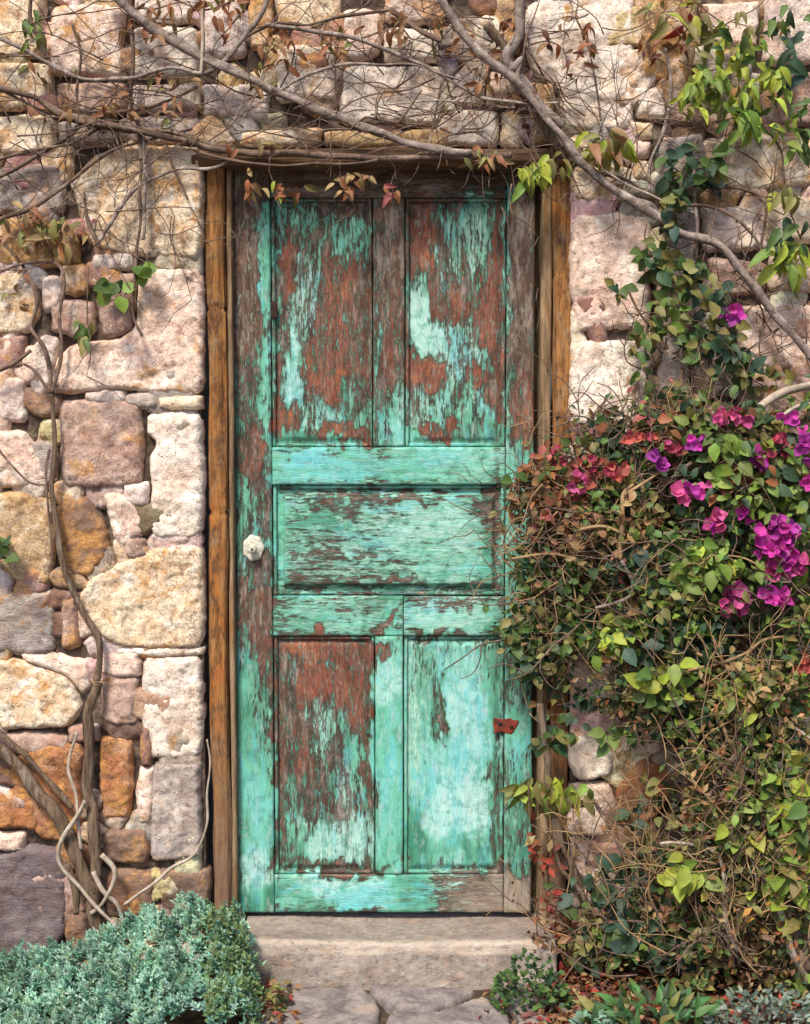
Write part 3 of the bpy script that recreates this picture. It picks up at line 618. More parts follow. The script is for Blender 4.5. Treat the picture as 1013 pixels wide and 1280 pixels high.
board('mullion', Xd(467), Xd(506), Zd(559) + G, Zd(247) - G, YD + 0.001, 0.036, True, seed=8)
board('mullion', Xd(469), Xd(504), Zd(1094) + G, Zd(795) - G, YD, 0.036, True, seed=9)
PF = (0.012, 0.007, 0.016)
board('panel', Xd(342), Xd(465), Zd(559) + G, Zd(247) - G, YD + 0.019, 0.012, True, field=PF, seed=10)
board('panel', Xd(508.5), Xd(630.5), Zd(559) + G, Zd(247) - G, YD + 0.019, 0.012, True, field=PF, seed=11)
board('panel', Xd(342), Xd(630.5), Zd(745) + G, Zd(606) - G, YD + 0.019, 0.012, False, field=(0.022, 0.015, 0.012), seed=12)
board('panel', Xd(342), Xd(467), Zd(1094) + G, Zd(795) - G, YD + 0.019, 0.012, True, field=PF, seed=13)
board('panel', Xd(506.5), Xd(630.5), Zd(1094) + G, Zd(795) - G, YD + 0.017, 0.012, True, field=(0.010, 0.008, 0.02), seed=14)
# mouldings round every panel
def mould(x0, x1, z0, z1, seed):
    for (a, b, c, d, v) in ((x0, x0 + 0.010, z0, z1, True), (x1 - 0.010, x1, z0, z1, True), (x0 + 0.0105, x1 - 0.0105, z1 - 0.010, z1, False), (x0 + 0.0105, x1 - 0.0105, z0, z0 + 0.010, False)):
        board('moulding', a, b, c, d, YD + 0.0075, 0.010, v, step=0.0035, bevel=0.0045, seed=seed); seed += 0.37
for i, (a, b, c, d) in enumerate(((341.2, 465.8, 559, 247), (507.2, 631.3, 559, 247), (341.2, 631.3, 745, 606), (341.2, 467.8, 1094, 795), (505.2, 631.3, 1094, 795))):
    mould(Xd(a), Xd(b), Zd(c) + 0.001, Zd(d) - 0.001, 20 + i * 3)
# a dark plank backing closes the joints
bk = mesh('backing', [(Xd(295), YD + 0.045, DZ0), (Xd(666), YD + 0.045, DZ0), (Xd(666), YD + 0.045, DZ1), (Xd(295), YD + 0.045, DZ1), (Xd(295), YD + 0.055, DZ0), (Xd(666), YD + 0.055, DZ0), (Xd(666), YD + 0.055, DZ1), (Xd(295), YD + 0.055, DZ1)],
          [(0, 1, 2, 3), (7, 6, 5, 4), (0, 4, 5, 1), (1, 5, 6, 2), (2, 6, 7, 3), (3, 7, 4, 0)], M_IRON, False)
link('backing', bk, DOOR)
# knob: scalloped rosette, collar and turned knob with a keyhole under it
def lathe(prof, seg=28, scal=0, amp=0):
    V = []; Fc = []
    for r, h in prof:
        for k in range(seg):
            a = 2 * math.pi * k / seg; rr = r * (1 + amp * math.cos(a * scal)) if scal else r
            V.append((rr * math.cos(a), -h, rr * math.sin(a)))
    for i in range(len(prof) - 1):
        for k in range(seg):
            a = i * seg + k; b = i * seg + (k + 1) % seg; Fc.append((a, b, b + seg, a + seg))
    Fc.append([(len(prof) - 1) * seg + k for k in range(seg)])
    return V, Fc
kc = at(317, 685, YD)
V, Fc = lathe([(0.029, 0), (0.0285, 0.003), (0.024, 0.0065), (0.020, 0.005), (0.017, 0.007), (0.013, 0.008)], 48, 7, 0.055)
V = [(x, y + noise.noise(Vector((x * 120, z * 120, 1))) * 0.0015, z * 1.25) for x, y, z in V]
knob = link('knob', mesh('knob', V, Fc, M_KNOB), DOOR, kc)
V, Fc = lathe([(0.008, 0.006), (0.007, 0.016), (0.0085, 0.020), (0.0125, 0.024), (0.0135, 0.029), (0.011, 0.034), (0.005, 0.0365), (0.001, 0.037)], 24)
link('grip', mesh('grip', V, Fc, M_KNOB), knob, kc)
V, Fc = lathe([(0.0032, 0.0372), (0.003, 0.0385), (0.0006, 0.039)], 12)
link('screw', mesh('screw', V, Fc, M_IRON), knob, kc)
def blobplate(name, cx, cy, w_, h_, mat, y, parent, th=0.004, seed=0, n=14, irr=0.25):
    c = at(cx, cy, y); P2 = []
    for k in range(n):
        a = 2 * math.pi * k / n; s = 1 + irr * noise.noise(Vector((math.cos(a) * 2, math.sin(a) * 2, seed)))
        u = math.copysign(abs(math.cos(a)) ** 0.6, math.cos(a)); v = math.copysign(abs(math.sin(a)) ** 0.6, math.sin(a))
        P2.append((u * w_ / 2 * PXM * s, v * h_ / 2 * PXM * s))
    V, Fc = pebble(P2, th, 0.002, 0.004, 0.001, seed, 0.05, 0.001, 1)
    return link(name, mesh(name, [(a, -h, b) for a, b, h in V], Fc, mat), parent, c)
blobplate('hinge_plate', 632, 907, 32, 20, M_RUST, YD - 0.0005, DOOR, 0.002, 2.0, irr=0.6)
for q in ((626, 905), (640, 909)): blobplate('screw', *q, 5, 5, M_IRON, YD - 0.003, DOOR, 0.001, 1.0)
for q in ((641, 1103), (641, 1126)): blobplate('nail', *q, 5, 5, M_IRON, YD, DOOR, 0.0012, 1.0)
blobplate('knot_hole', 343, 388, 9, 24, M_IRON, YD + 0.001, DOOR, 0.002, 4.0)

# ------------------------------------------------------------------ step, ground, flags
def ground():
    xs = np.concatenate([np.linspace(-60, -2.2, 8), np.linspace(-2.0, 2.0, 170), np.linspace(2.2, 60, 8)])
    ys = np.concatenate([np.linspace(-60, -2.2, 8), np.linspace(-2.0, 0.02, 100), np.linspace(0.5, 60, 6)])
    V = []; Fc = []
    for y in ys:
        for x in xs:
            near = 1 if abs(x) < 2 and -2 < y < 0.1 else 0
            V.append((x, y, (-0.012 + noise.fractal(Vector((x * 12, y * 12, 0)), 0.9, 2, 4) * 0.012) if near else -0.012))
    n = len(xs)
    for j in range(len(ys) - 1):
        for i in range(n - 1): a = j * n + i; Fc.append((a, a + 1, a + n + 1, a + n))
    return tag(link('ground', mesh('ground', V, Fc, M_SOIL)), kind='structure')
ground()
def stone_step():
    x0, x1 = at(300, 1180, -0.135).x, at(696, 1180, -0.135).x; y0, y1 = -0.138, 0.10; zt = DZ0 - 0.012
    n = 90; V = []; Fc = []; prof = []
    for t in np.linspace(0, 1, 14): prof.append((y0 - 0.006 * (1 - t), -0.02 + t * (zt - 0.012 + 0.02), 0.4 + 0.6 * t))
    for a in np.linspace(15, 80, 6): prof.append((y0 + 0.016 - 0.016 * math.cos(math.radians(a)), zt - 0.014 + 0.014 * math.sin(math.radians(a)), 1.0))
    for t in np.linspace(0.08, 1, 16): prof.append((y0 + 0.016 + t * (y1 - y0 - 0.016), zt - 0.005 * math.sin(t * 3), 0.6))
    for i in range(n + 1):
        x = x0 + (x1 - x0) * i / n
        for (y, z, a) in prof:
            q = Vector((x * 6, y * 14, z * 14)); d = (noise.fractal(q, 0.9, 2, 5)) * 0.010 * a + noise.fractal(q * 5, 0.8, 2, 3) * 0.0025
            wear = 0.006 * math.exp(-((x - 0.0) / 0.22) ** 2) if z > zt - 0.03 else 0
            V.append((x, y - d * 0.8, z + d * 0.6 - wear))
    m = len(prof)
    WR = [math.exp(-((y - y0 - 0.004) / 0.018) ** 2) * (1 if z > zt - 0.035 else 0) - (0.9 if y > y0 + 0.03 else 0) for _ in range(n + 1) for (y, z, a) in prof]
    for i in range(n):
        for k in range(m - 1): a = i * m + k; Fc.append((a, a + m, a + m + 1, a + 1))
    Fc.append([k for k in range(m)]); Fc.append([n * m + k for k in range(m)][::-1])
    me = mesh('stone_step', V, Fc, M_STEP); a = me.attributes.new('wear', 'FLOAT', 'POINT'); a.data.foreach_set('value', WR)
    return tag(link('stone_step', me), 'worn pale stone step under the turquoise door', 'step')
stone_step()
PATH = bpy.data.objects.new('path', None); col.objects.link(PATH); tag(PATH, kind='structure')
FL = [[(300, 1248), (372, 1236), (452, 1234), (478, 1258), (470, 1300), (420, 1330), (310, 1330)], [(456, 1234), (520, 1236), (600, 1238), (572, 1252), (540, 1264), (486, 1262)],
      [(484, 1268), (540, 1270), (578, 1256), (606, 1246), (640, 1270), (640, 1330), (560, 1350), (474, 1330)], [(612, 1240), (672, 1244), (700, 1300), (690, 1340), (646, 1330), (645, 1268)]]
gs = []
for pp in FL: gs.append([(gr(a, b).x, gr(a, b).y) for a, b in pp])
sd2 = []; tries = 0
while tries < 1500:
    tries += 1; x = R.uniform(-0.75, 0.75); y = R.uniform(-2.0, -0.52)
    if all((x - a) ** 2 + (y - b) ** 2 > 0.19 ** 2 for a, b in sd2): sd2.append((x, y))
for poly in voronoi(sd2, 1.0, 0.25):
    if len(poly) > 2: gs.append([(a, min(b, -0.50)) for a, b in poly])
for i, poly in enumerate(gs):
    cx = sum(a for a, b in poly) / len(poly); cy = sum(b for a, b in poly) / len(poly)
    try: V, Fc = pebble([((a - cx) * 0.985, (b - cy) * 0.98) for a, b in poly], 0.012, 0.004, 0.010, 0.02, i * 1.7, 0.35, 0.004, 2)
    except Exception: continue
    link('flagstone', mesh('flagstone', V, Fc, M_FLAG), PATH, (cx, cy, -0.002))

# ------------------------------------------------------------------ plants
def spline(P, step=0.012, wob=0.004, seed=0.0):
    P = [Vector(p) for p in P]; Q = []
    if len(P) == 2: P = [P[0], P[0].lerp(P[1], 0.5), P[1]]
    for i in range(len(P) - 1):
        p0 = P[max(i - 1, 0)]; p1 = P[i]; p2 = P[i + 1]; p3 = P[min(i + 2, len(P) - 1)]
        n = max(2, int((p2 - p1).length / step))
        for k in range(n):
            t = k / n
            Q.append(0.5 * ((2 * p1) + (p2 - p0) * t + (2 * p0 - 5 * p1 + 4 * p2 - p3) * t * t + (3 * p1 - p0 - 3 * p2 + p3) * t ** 3))
    Q.append(P[-1])
    if wob:
        Q = [q + Vector((noise.noise(Vector((q.z * 9, q.x * 9, seed))), noise.noise(Vector((q.x * 9, q.z * 9, seed + 3))), noise.noise(Vector((q.x * 9, seed + 5, q.z * 9))))) * wob * 2 for q in Q]
    return Q
def tube(Q, r0, r1, seg=7, seed=0.0, lump=0.3):
    V = []; Fc = []; n = len(Q); up = Vector((0, -1, 0.1)).normalized()
    for i, q in enumerate(Q):
        d = (Q[min(i + 1, n - 1)] - Q[max(i - 1, 0)]); d = d.normalized() if d.length > 1e-6 else Vector((0, 0, 1))
        a = d.cross(up); a = a.normalized() if a.length > 1e-3 else Vector((1, 0, 0)); b = d.cross(a)
        r = r0 + (r1 - r0) * i / (n - 1)
        for k in range(seg):
            an = 2 * math.pi * k / seg
            rr = r * (1 + lump * 2 * noise.noise(Vector((math.cos(an) * 1.3 + seed, math.sin(an) * 1.3, i * 0.16))))
            V.append(q + a * math.cos(an) * rr + b * math.sin(an) * rr)
    for i in range(n - 1):
        for k in range(seg):
            x = i * seg + k; y = i * seg + (k + 1) % seg; Fc.append((x, y, y + seg, x + seg))
    Fc.append(list(range(seg))[::-1]); Fc.append([(n - 1) * seg + k for k in range(seg)])
    return V, Fc
def limb(parent, pts, r0, r1, mat, y=-0.06, name='branch', wob=0.005, seg=7):
    """pts: (px, py[, y]); radii in photograph pixels"""
    P = [at(p[0], p[1], p[2] if len(p) > 2 else y) for p in pts]; s = R.uniform(0, 99)
    V, Fc = tube(spline(P, 0.012, wob, s), r0 * PXM, r1 * PXM, seg, s)
    return link(name, mesh(name, V, Fc, mat), parent)
class Mass:
    def __init__(s): s.V = []; s.F = []; s.C = []; s.n = 0
    def add(s, V, Fc, c=None):
        s.V += [tuple(v) for v in V]; s.F += [[i + s.n for i in f] for f in Fc]
        if c: s.C += [(*c, 1.0)] * len(V)
        s.n += len(V)
    def build(s, name, mat, parent=None, kind='stuff'):
        me = mesh(name, s.V, s.F, mat)
        if s.C:
            a = me.color_attributes.new('tint', 'FLOAT_COLOR', 'POINT'); a.data.foreach_set('color', np.array(s.C, np.float32).ravel())
        o = link(name, me, parent); 
        if kind: o['kind'] = kind
        return o
def leaf_shape(L=1.0, W=0.6, fold=0.25, curl=0.2, n=4, tip=1.0):
    V = []; Fc = []
    for i in range(n + 1):
        t = i / n; wd = W / 2 * math.sin(math.pi * min(1, t ** 0.75 * 0.97 + 0.03)) ** (0.8 * tip)
        z = -curl * t * t * L; V += [(-wd, t * L, z + fold * wd), (0, t * L, z), (wd, t * L, z + fold * wd)]
    for i in range(n):
        a = i * 3; Fc += [(a, a + 1, a + 4, a + 3), (a + 1, a + 2, a + 5, a + 4)]
    return V, Fc
LEAF_OV = leaf_shape(1, 0.68, 0.35, 0.25, 4); LEAF_LONG = leaf_shape(1, 0.40, 0.5, 0.45, 5); LEAF_S = leaf_shape(1, 0.55, 0.5, 0.3, 2); LEAF_R = leaf_shape(1, 0.85, 0.3, 0.15, 4)
def frame(d, nrm):
    d = Vector(d).normalized(); n = Vector(nrm); x = d.cross(n); 
    if x.length < 1e-3: x = Vector((1, 0, 0))
    x.normalize(); n = x.cross(d).normalized()
    return Matrix((x, d, n)).transposed()
meshcache = {}
def put_leaf(parent, loc, d, nrm, size, color, shape, key, mat=None, name='leaf'):
    k = key
    if k not in meshcache: meshcache[k] = mesh(name, shape[0], shape[1], mat or ML_O)
    o = bpy.data.objects.new(name, meshcache[k]); col.objects.link(o); o.parent = parent
    M = Matrix.Translation(Vector(loc) - Vector(parent.location)) @ frame(d, nrm).to_4x4() @ Matrix.Scale(size, 4)
    o.matrix_local = M; o.color = (*color, 1); return o
def mass_leaf(M, loc, d, nrm, size, color, shape):
    A = frame(d, nrm) * size; L = Vector(loc)
    M.add([A @ Vector(v) + L for v in shape[0]], shape[1], color)
def jit(c, k=0.25):
    j = R.uniform(1 - k, 1 + k); return tuple(max(0.004, x * j * R.uniform(0.9, 1.1)) for x in c)
def rv(a=1.0): return Vector((R.gauss(0, a), R.gauss(0, a), R.gauss(0, a)))
YG = (0.33, 0.39, 0.05); LG = (0.17, 0.26, 0.045); MG = (0.08, 0.14, 0.035); DG = (0.035, 0.075, 0.035); OL = (0.19, 0.18, 0.055); RU = (0.25, 0.10, 0.04); ST = (0.36, 0.24, 0.11); DR = (0.24, 0.13, 0.06); PR = (0.42, 0.12, 0.11); TG = (0.05, 0.10, 0.07); RD = (0.30, 0.045, 0.03)

leafn = {}; over = {}
def clump(parent, px, py, rx, ry, n, cols, size, y=-0.08, dy=0.03, droop=0.8, shape=LEAF_LONG, key='long', M=None, spread=0.5):
    for _ in range(n):
        a = R.uniform(0, 2 * math.pi); r = math.sqrt(R.random())
        p = at(px + rx * r * math.cos(a), py + ry * r * math.sin(a), y + R.gauss(0, dy))
        d = Vector((R.gauss(0, spread), R.gauss(-0.25, spread * 0.7), -droop + R.gauss(0, spread * 0.7)))
        nn = Vector((R.gauss(0, .5), -1, R.gauss(0.45, .5)))
        sz = size * PXM * R.uniform(0.65, 1.25); c = jit(R.choice(cols))
        if M is None and leafn.get(parent.name, 0) < 285: put_leaf(parent, p, d, nn, sz, c, shape, key); leafn[parent.name] = leafn.get(parent.name, 0) + 1
        elif M is None: mass_leaf(over.setdefault(parent, Mass()), p, d, nn, sz, c, shape)
        else: mass_leaf(M, p, d, nn, sz, c, shape)

# --- vine left of the door
V1 = empty('climbing_vine', at(118, 1150, -0.05), 'leafless climbing vine with a twisted brown trunk on the stones left of the door', 'vine')
limb(V1, [(130, 1190), (118, 1110), (116, 1040), (108, 960), (112, 890), (122, 850)], 9.5, 5, M_TRUNK, -0.055, 'trunk', 0.007, 12)
limb(V1, [(122, 850), (122, 800), (100, 755), (82, 715), (72, 670), (66, 610), (68, 540), (66, 490)], 5, 2.6, M_TRUNK)
limb(V1, [(-20, 925), (20, 955), (48, 990), (78, 1035), (100, 1080), (112, 1120)], 7.5, 9, M_TRUNK, -0.06, 'trunk', 0.006, 10)
limb(V1, [(-20, 895), (20, 935), (60, 975), (90, 1010)], 4, 3, M_TRUNK, -0.065)
limb(V1, [(104, 1000), (92, 1025), (72, 1060), (74, 1085), (100, 1112), (150, 1160)], 3.2, 2.2, M_PALE, -0.09)
limb(V1, [(126, 1068), (142, 1085), (142, 1105), (128, 1128), (112, 1142)], 3.4, 2.6, M_PALE, -0.085)
limb(V1, [(118, 1090), (128, 1110), (146, 1130), (155, 1165)], 3.2, 2.6, M_PALE, -0.075)
limb(V1, [(155, 1132), (185, 1110), (212, 1084), (245, 1066), (258, 1030), (262, 960), (258, 925)], 2.2, 1.2, M_PALE, -0.07)
limb(V1, [(84, 1080), (92, 1110), (96, 1140)], 5, 4, M_TRUNK, -0.07)
limb(V1, [(66, 490), (60, 440), (40, 410), (45, 372), (32, 335), (0, 300), (-20, 280)], 2.6, 1.8, M_TWIG)
limb(V1, [(40, 440), (20, 455), (-10, 470)], 2.6, 1.8, M_TWIG)
limb(V1, [(66, 490), (76, 450), (76, 400), (80, 350), (70, 330), (30, 328), (-15, 345)], 2.2, 1.6, M_TWIG)
limb(V1, [(62, 495), (45, 465), (30, 455)], 2.4, 1.6, M_TWIG)
limb(V1, [(176, 420), (168, 390), (172, 330), (176, 260), (178, 200), (172, 150)], 1.4, 2.4, M_TWIG)
limb(V1, [(122, 305), (110, 270), (105, 240)], 3.0, 1.6, M_TWIG)
limb(V1, [(118, 350), (140, 375), (160, 365), (168, 360)], 1.2, 1.0, M_PALE)
limb(V1, [(62, 560), (58, 620), (66, 700)], 1.4, 1.2, M_TWIG)
limb(V1, [(0, 560), (30, 600), (66, 606)], 1.3, 1.2, M_TWIG)
limb(V1, [(96, 915), (86, 960), (96, 1010), (102, 1060)], 2.0, 2.2, M_PALE, -0.07)
clump(V1, 140, 362, 17, 11, 9, [MG, LG, DG], 22, droop=0.2, shape=LEAF_R, key='round')
clump(V1, 178, 338, 14, 8, 5, [MG, LG], 20, droop=0.2, shape=LEAF_R, key='round')
clump(V1, 106, 412, 15, 16, 12, [OL, MG], 22, droop=1, shape=LEAF_LONG)
clump(V1, 4, 685, 8, 18, 9, [DG, MG], 22, droop=.3, shape=LEAF_R, key='round')
clump(V1, 62, 286, 52, 26, 46, [OL, DR, ST, RU, OL], 20, droop=.5, dy=.02, y=-.06)
clump(V1, 22, 262, 26, 14, 12, [OL, DR, ST], 16, droop=.4, dy=.02, y=-.06)
clump(V1, 20, 360, 26, 30, 10, [OL, DR], 14, droop=.4, dy=.01, y=-.05)

# --- vine over the lintel
V2 = empty('climbing_vine', at(420, 150, -0.05), 'bare grey vine limb and brown twigs tangled across the stones above the door', 'vine')
Y2 = -0.085
limb(V2, [(130, -25), (160, 8), (200, 42), (240, 66), (290, 90), (340, 110), (400, 138), (450, 158), (510, 178), (560, 190), (590, 192)], 6, 4.5, M_LIMB, Y2, 'branch', 0.004, 10)
limb(V2, [(-15, 110), (40, 120), (90, 146), (150, 158), (230, 176), (300, 188), (380, 192), (470, 198), (560, 198), (640, 190)], 4.0, 4.2, M_TWIG, -0.075)
limb(V2, [(80, 148), (150, 160), (215, 166), (270, 180), (330, 184)], 5, 3, M_TRUNK, -0.07)
limb(V2, [(-15, 42), (20, 58), (70, 82), (110, 98), (160, 98), (215, 86), (252, 95), (280, 78), (300, 50), (330, 15), (345, -20)], 2.6, 2.8, M_LIMB, -0.09)
limb(V2, [(258, -20), (254, 30), (251, 95)], 2.4, 2.0, M_PALE, -0.095)
limb(V2, [(160, -20), (165, 40), (168, 90), (160, 150)], 2.4, 2.0, M_TWIG, -0.06)
limb(V2, [(-15, 228), (20, 210), (70, 180), (110, 150), (150, 138), (200, 130), (250, 105)], 3, 1.8, M_TWIG)
limb(V2, [(-15, 282), (40, 258), (90, 225), (130, 195), (165, 180), (240, 160)], 3.0, 1.6, M_TWIG)
limb(V2, [(-15, 200), (40, 188), (90, 178), (130, 160)], 2.4, 1.8, M_TWIG)
limb(V2, [(122, 304), (150, 262), (180, 230), (218, 214), (270, 208), (295, 192)], 2.6, 1.6, M_LIMB)
limb(V2, [(205, 180), (220, 215), (235, 250)], 2.0, 1.0, M_TWIG)
limb(V2, [(180, 160), (182, 230), (178, 300)], 2.6, 2.0, M_LIMB, -.06)
limb(V2, [(-15, 100), (30, 128), (70, 150)], 2, 1.5, M_TWIG)
limb(V2, [(40, -20), (42, 30), (60, 80), (75, 150)], 2.2, 1.8, M_TWIG, -.06)
limb(V2, [(90, 30), (100, 70), (95, 130), (110, 160)], 1.5, 1.5, M_TWIG, -.06)
limb(V2, [(345, 115), (380, 95), (420, 82), (470, 78), (520, 82), (560, 95), (600, 110)], 1.8, 1.6, M_LIMB, -.09)
limb(V2, [(330, 30), (390, 40), (430, 45), (480, 60), (530, 82), (570, 105), (610, 125), (680, 130)], 2.8, 1.8, M_LIMB, -.095)
limb(V2, [(345, 30), (370, 60), (352, 108)], 1.2, 1.0, M_TWIG)
limb(V2, [(470, 150), (474, 130), (484, 112)], 2, 1.2, M_TWIG, -.095); limb(V2, [(440, 160), (456, 146), (470, 148), (520, 154)], 1.6, 1.2, M_TWIG, -.09)
limb(V2, [(500, 155), (515, 135), (530, 113)], 1.8, 1.2, M_TWIG, -.095); limb(V2, [(534, 185), (545, 150), (550, 100)], 1.6, 1.2, M_TWIG, -.08)
limb(V2, [(480, 130), (560, 126), (640, 134), (700, 128)], 1.1, 1.0, M_PALE, -.08)
limb(V2, [(420, 60), (420, 110), (424, 160)], 1.3, 1.0, M_TWIG, -.06)
limb(V2, [(488, 12), (520, 34), (555, 55)], 3, 2.5, M_TWIG, -.09)
limb(V2, [(486, 14), (430, 20), (380, 30), (340, 30), (300, 50)], 2.2, 1.6, M_TWIG, -.09)
limb(V2, [(252, 190), (290, 200), (330, 204), (420, 206), (470, 200)], 1.8, 1.5, M_TWIG, -.09)
# fine random twigs of the tangle
tw = Mass()
def rand_twig(M, px, py, L, y, r, ang=None, curve=0.6, branch=0):
    a = R.uniform(0, 2 * math.pi) if ang is None else ang; pts = []; x, z = px, py
    for k in range(5):
        pts.append(at(x, z, y + R.gauss(0, 0.008))); x += math.cos(a) * L / 4; z += math.sin(a) * L / 4; a += R.gauss(0, curve)
        if branch and k in (1, 2, 3) and R.random() < 0.6: rand_twig(M, x, z, L * 0.5, y - 0.01, r * 0.7, a + R.choice((-1, 1)) * R.uniform(.5, 1.1), curve, branch - 1)
    V, Fc = tube(spline(pts, 0.02, 0.0), r * PXM, r * PXM * 0.5, 4, 0, 0.05); M.add(V, Fc)
for _ in range(125):
    px = R.uniform(-10, 700); py = R.choice((R.uniform(-10, 170), R.gauss(150, 25)))
    rand_twig(tw, px, py, R.uniform(50, 160), R.uniform(-0.10, -0.045), R.uniform(0.6, 1.3), R.choice((0, math.pi)) + R.gauss(0, .5), .3, 1)
for _ in range(34): rand_twig(tw, R.uniform(-10, 250), R.uniform(130, 340), R.uniform(50, 140), R.uniform(-.08, -.045), R.uniform(.6, 1.1), R.uniform(0, 6.28), .25, 1)
tw.build('twigs', M_TWIG, V2)
clump(V2, 40, 30, 16, 28, 16, [MG, LG, OL], 18, y=-.08); clump(V2, 75, 70, 50, 50, 12, [DR, OL], 14, y=-.07)
for (a, b, rx, ry, n, cs) in ((318, 232, 12, 12, 9, [RU, ST]), (346, 236, 10, 10, 7, [RU, YG]), (372, 236, 12, 8, 6, [RU, OL]), (432, 226, 14, 14, 12, [RU, RU, ST]), (488, 238, 10, 12, 8, [RU, PR]), (462, 222, 10, 10, 6, [RU, ST]),
                          (280, 15, 30, 30, 22, [DR, RU, OL]), (350, 60, 26, 30, 16, [RU, DR]), (330, 95, 18, 26, 10, [OL, DR]), (420, 45, 30, 18, 14, [RU, ST, OL]), (500, 30, 26, 20, 18, [RU, DR, RU]), (560, 40, 30, 26, 14, [RU, OL, DR]), (205, 20, 40, 26, 14, [DR, RU]), (610, 70, 26, 40, 16, [RU, DR]), (320, 180, 60, 8, 12, [RU, ST]),
                          (600, 192, 26, 12, 16, [RU, ST, OL]), (200, 120, 40, 30, 14, [DR, OL, RU]), (110, 140, 60, 20, 12, [DR, RU])):
    clump(V2, a, b, rx, ry, int(n * 1.1), cs, 17, y=-.085, dy=.015, droop=.8, spread=.7)

# --- creeper on the right with the thick pale limb
V3 = empty('leafy_creeper', at(760, 230, -0.05), 'creeper with a thick pale grey limb and hanging yellow green leaves, top right', 'vine')
limb(V3, [(540, -20), (570, 30), (600, 66), (640, 98), (672, 132), (700, 170), (730, 205), (762, 232), (800, 258), (850, 288), (896, 305), (925, 335), (960, 380), (1000, 430), (1030, 470)], 4.6, 5.2, M_LIMB, -0.11, 'trunk', 0.004, 10)
limb(V3, [(608, 30), (640, 80), (668, 130), (690, 170), (700, 190)], 5.5, 6.5, M_TRUNK, -0.075, 'branch', .006, 8)
limb(V3, [(655, -20), (650, 40), (640, 80), (664, 120), (700, 160)], 7, 6, M_LIMB, -0.085, 'branch', .008, 8)
limb(V3, [(640, 90), (656, 75), (648, 100), (690, 150)], 4.5, 5, M_LIMB, -0.10)
limb(V3, [(1030, 482), (985, 488), (960, 500), (940, 520)], 5.5, 4, M_PALE, -0.13)
limb(V3, [(1030, 505), (990, 510), (968, 530)], 2.4, 2, M_PALE, -0.13)
limb(V3, [(740, 205), (790, 236), (830, 250), (868, 268)], 1.6, 1.2, M_PALE, -0.10)
limb(V3, [(740, 216), (780, 226), (830, 250), (900, 262), (940, 290), (955, 320)], 2.2, 2, M_TWIG, -0.08)
limb(V3, [(830, 60), (838, 110), (832, 160), (815, 200), (810, 240)], 2.6, 2.2, M_LIMB, -.07)
limb(V3, [(868, 330), (872, 280), (866, 200), (872, 170)], 2.4, 2.2, M_LIMB, -.08)
limb(V3, [(893, 232), (930, 236), (955, 250), (953, 300), (950, 340)], 2.2, 1.8, M_TWIG, -.07)
limb(V3, [(950, 150), (975, 190), (980, 230)], 1.6, 1.4, M_TWIG, -.07)
limb(V3, [(808, 400), (808, 460), (822, 490), (836, 500)], 2.4, 2.2, M_TWIG, -.08); limb(V3, [(848, 410), (856, 440), (848, 500)], 2.4, 2.4, M_TWIG, -.08); limb(V3, [(885, 420), (890, 470), (900, 510)], 3, 2.6, M_TWIG, -.08)
limb(V3, [(812, 408), (795, 388), (782, 362)], 1.4, 1.2, M_TWIG, -.08); limb(V3, [(930, 440), (960, 425), (975, 410)], 1.4, 1.2, M_PALE, -.08)
limb(V3, [(730, 536), (745, 515), (760, 500)], 1.8, 1.4, M_TWIG, -.08); limb(V3, [(766, 508), (775, 520)], 1.4, 1.2, M_TWIG, -.08)
limb(V3, [(690, 170), (720, 230), (730, 250)], 1.5, 1, M_TWIG, -.09)
limb(V3, [(720, 20), (738, 60), (750, 150)], 1.3, 1, M_TWIG, -.05); limb(V3, [(660, 60), (700, 130), (730, 150)], 1.4, 1.2, M_TWIG, -.06)
tw = Mass()
for _ in range(70): rand_twig(tw, R.uniform(560, 1010), R.uniform(-10, 260), R.uniform(40, 130), R.uniform(-.10, -.05), R.uniform(.6, 1.2), None, .35, 1)
for _ in range(45): rand_twig(tw, R.uniform(790, 1010), R.uniform(200, 520), R.uniform(40, 120), R.uniform(-.10, -.05), R.uniform(.6, 1.2), None, .35, 1)
tw.build('twigs', M_TWIG, V3)
KW = dict(dy=.03)
for (a, b, rx, ry, n, cs, s) in ((905, 50, 50, 26, 34, [YG, LG, OL], 21), (925, 92, 66, 34, 60, [YG, YG, LG, MG], 22), (880, 118, 38, 30, 44, [YG, LG, OL], 21), (960, 130, 52, 36, 46, [YG, LG, MG], 22), (935, 30, 60, 16, 14, [MG, OL], 24), (925, 150, 34, 14, 12, [LG, MG], 30),
                             (990, 60, 26, 60, 18, [DG, TG, MG], 30), (998, 175, 20, 18, 10, [MG, LG], 28), (985, 240, 16, 8, 7, [YG, OL], 24), (985, 318, 26, 20, 20, [YG, LG, YG], 32), (990, 290, 26, 20, 10, [DG, MG], 28),
                             (668, 214, 26, 14, 20, [YG, YG, LG], 28), (700, 200, 20, 10, 10, [OL, YG], 24), (757, 178, 28, 20, 34, [OL, YG, OL, DR], 28), (850, 15, 50, 18, 16, [OL, DR, YG], 24), (850, 20, 14, 14, 4, [RD, DR], 24)):
    clump(V3, a, b, rx, ry, n, cs, s, y=-.11, droop=.75, spread=.6, **KW)
M3 = Mass()
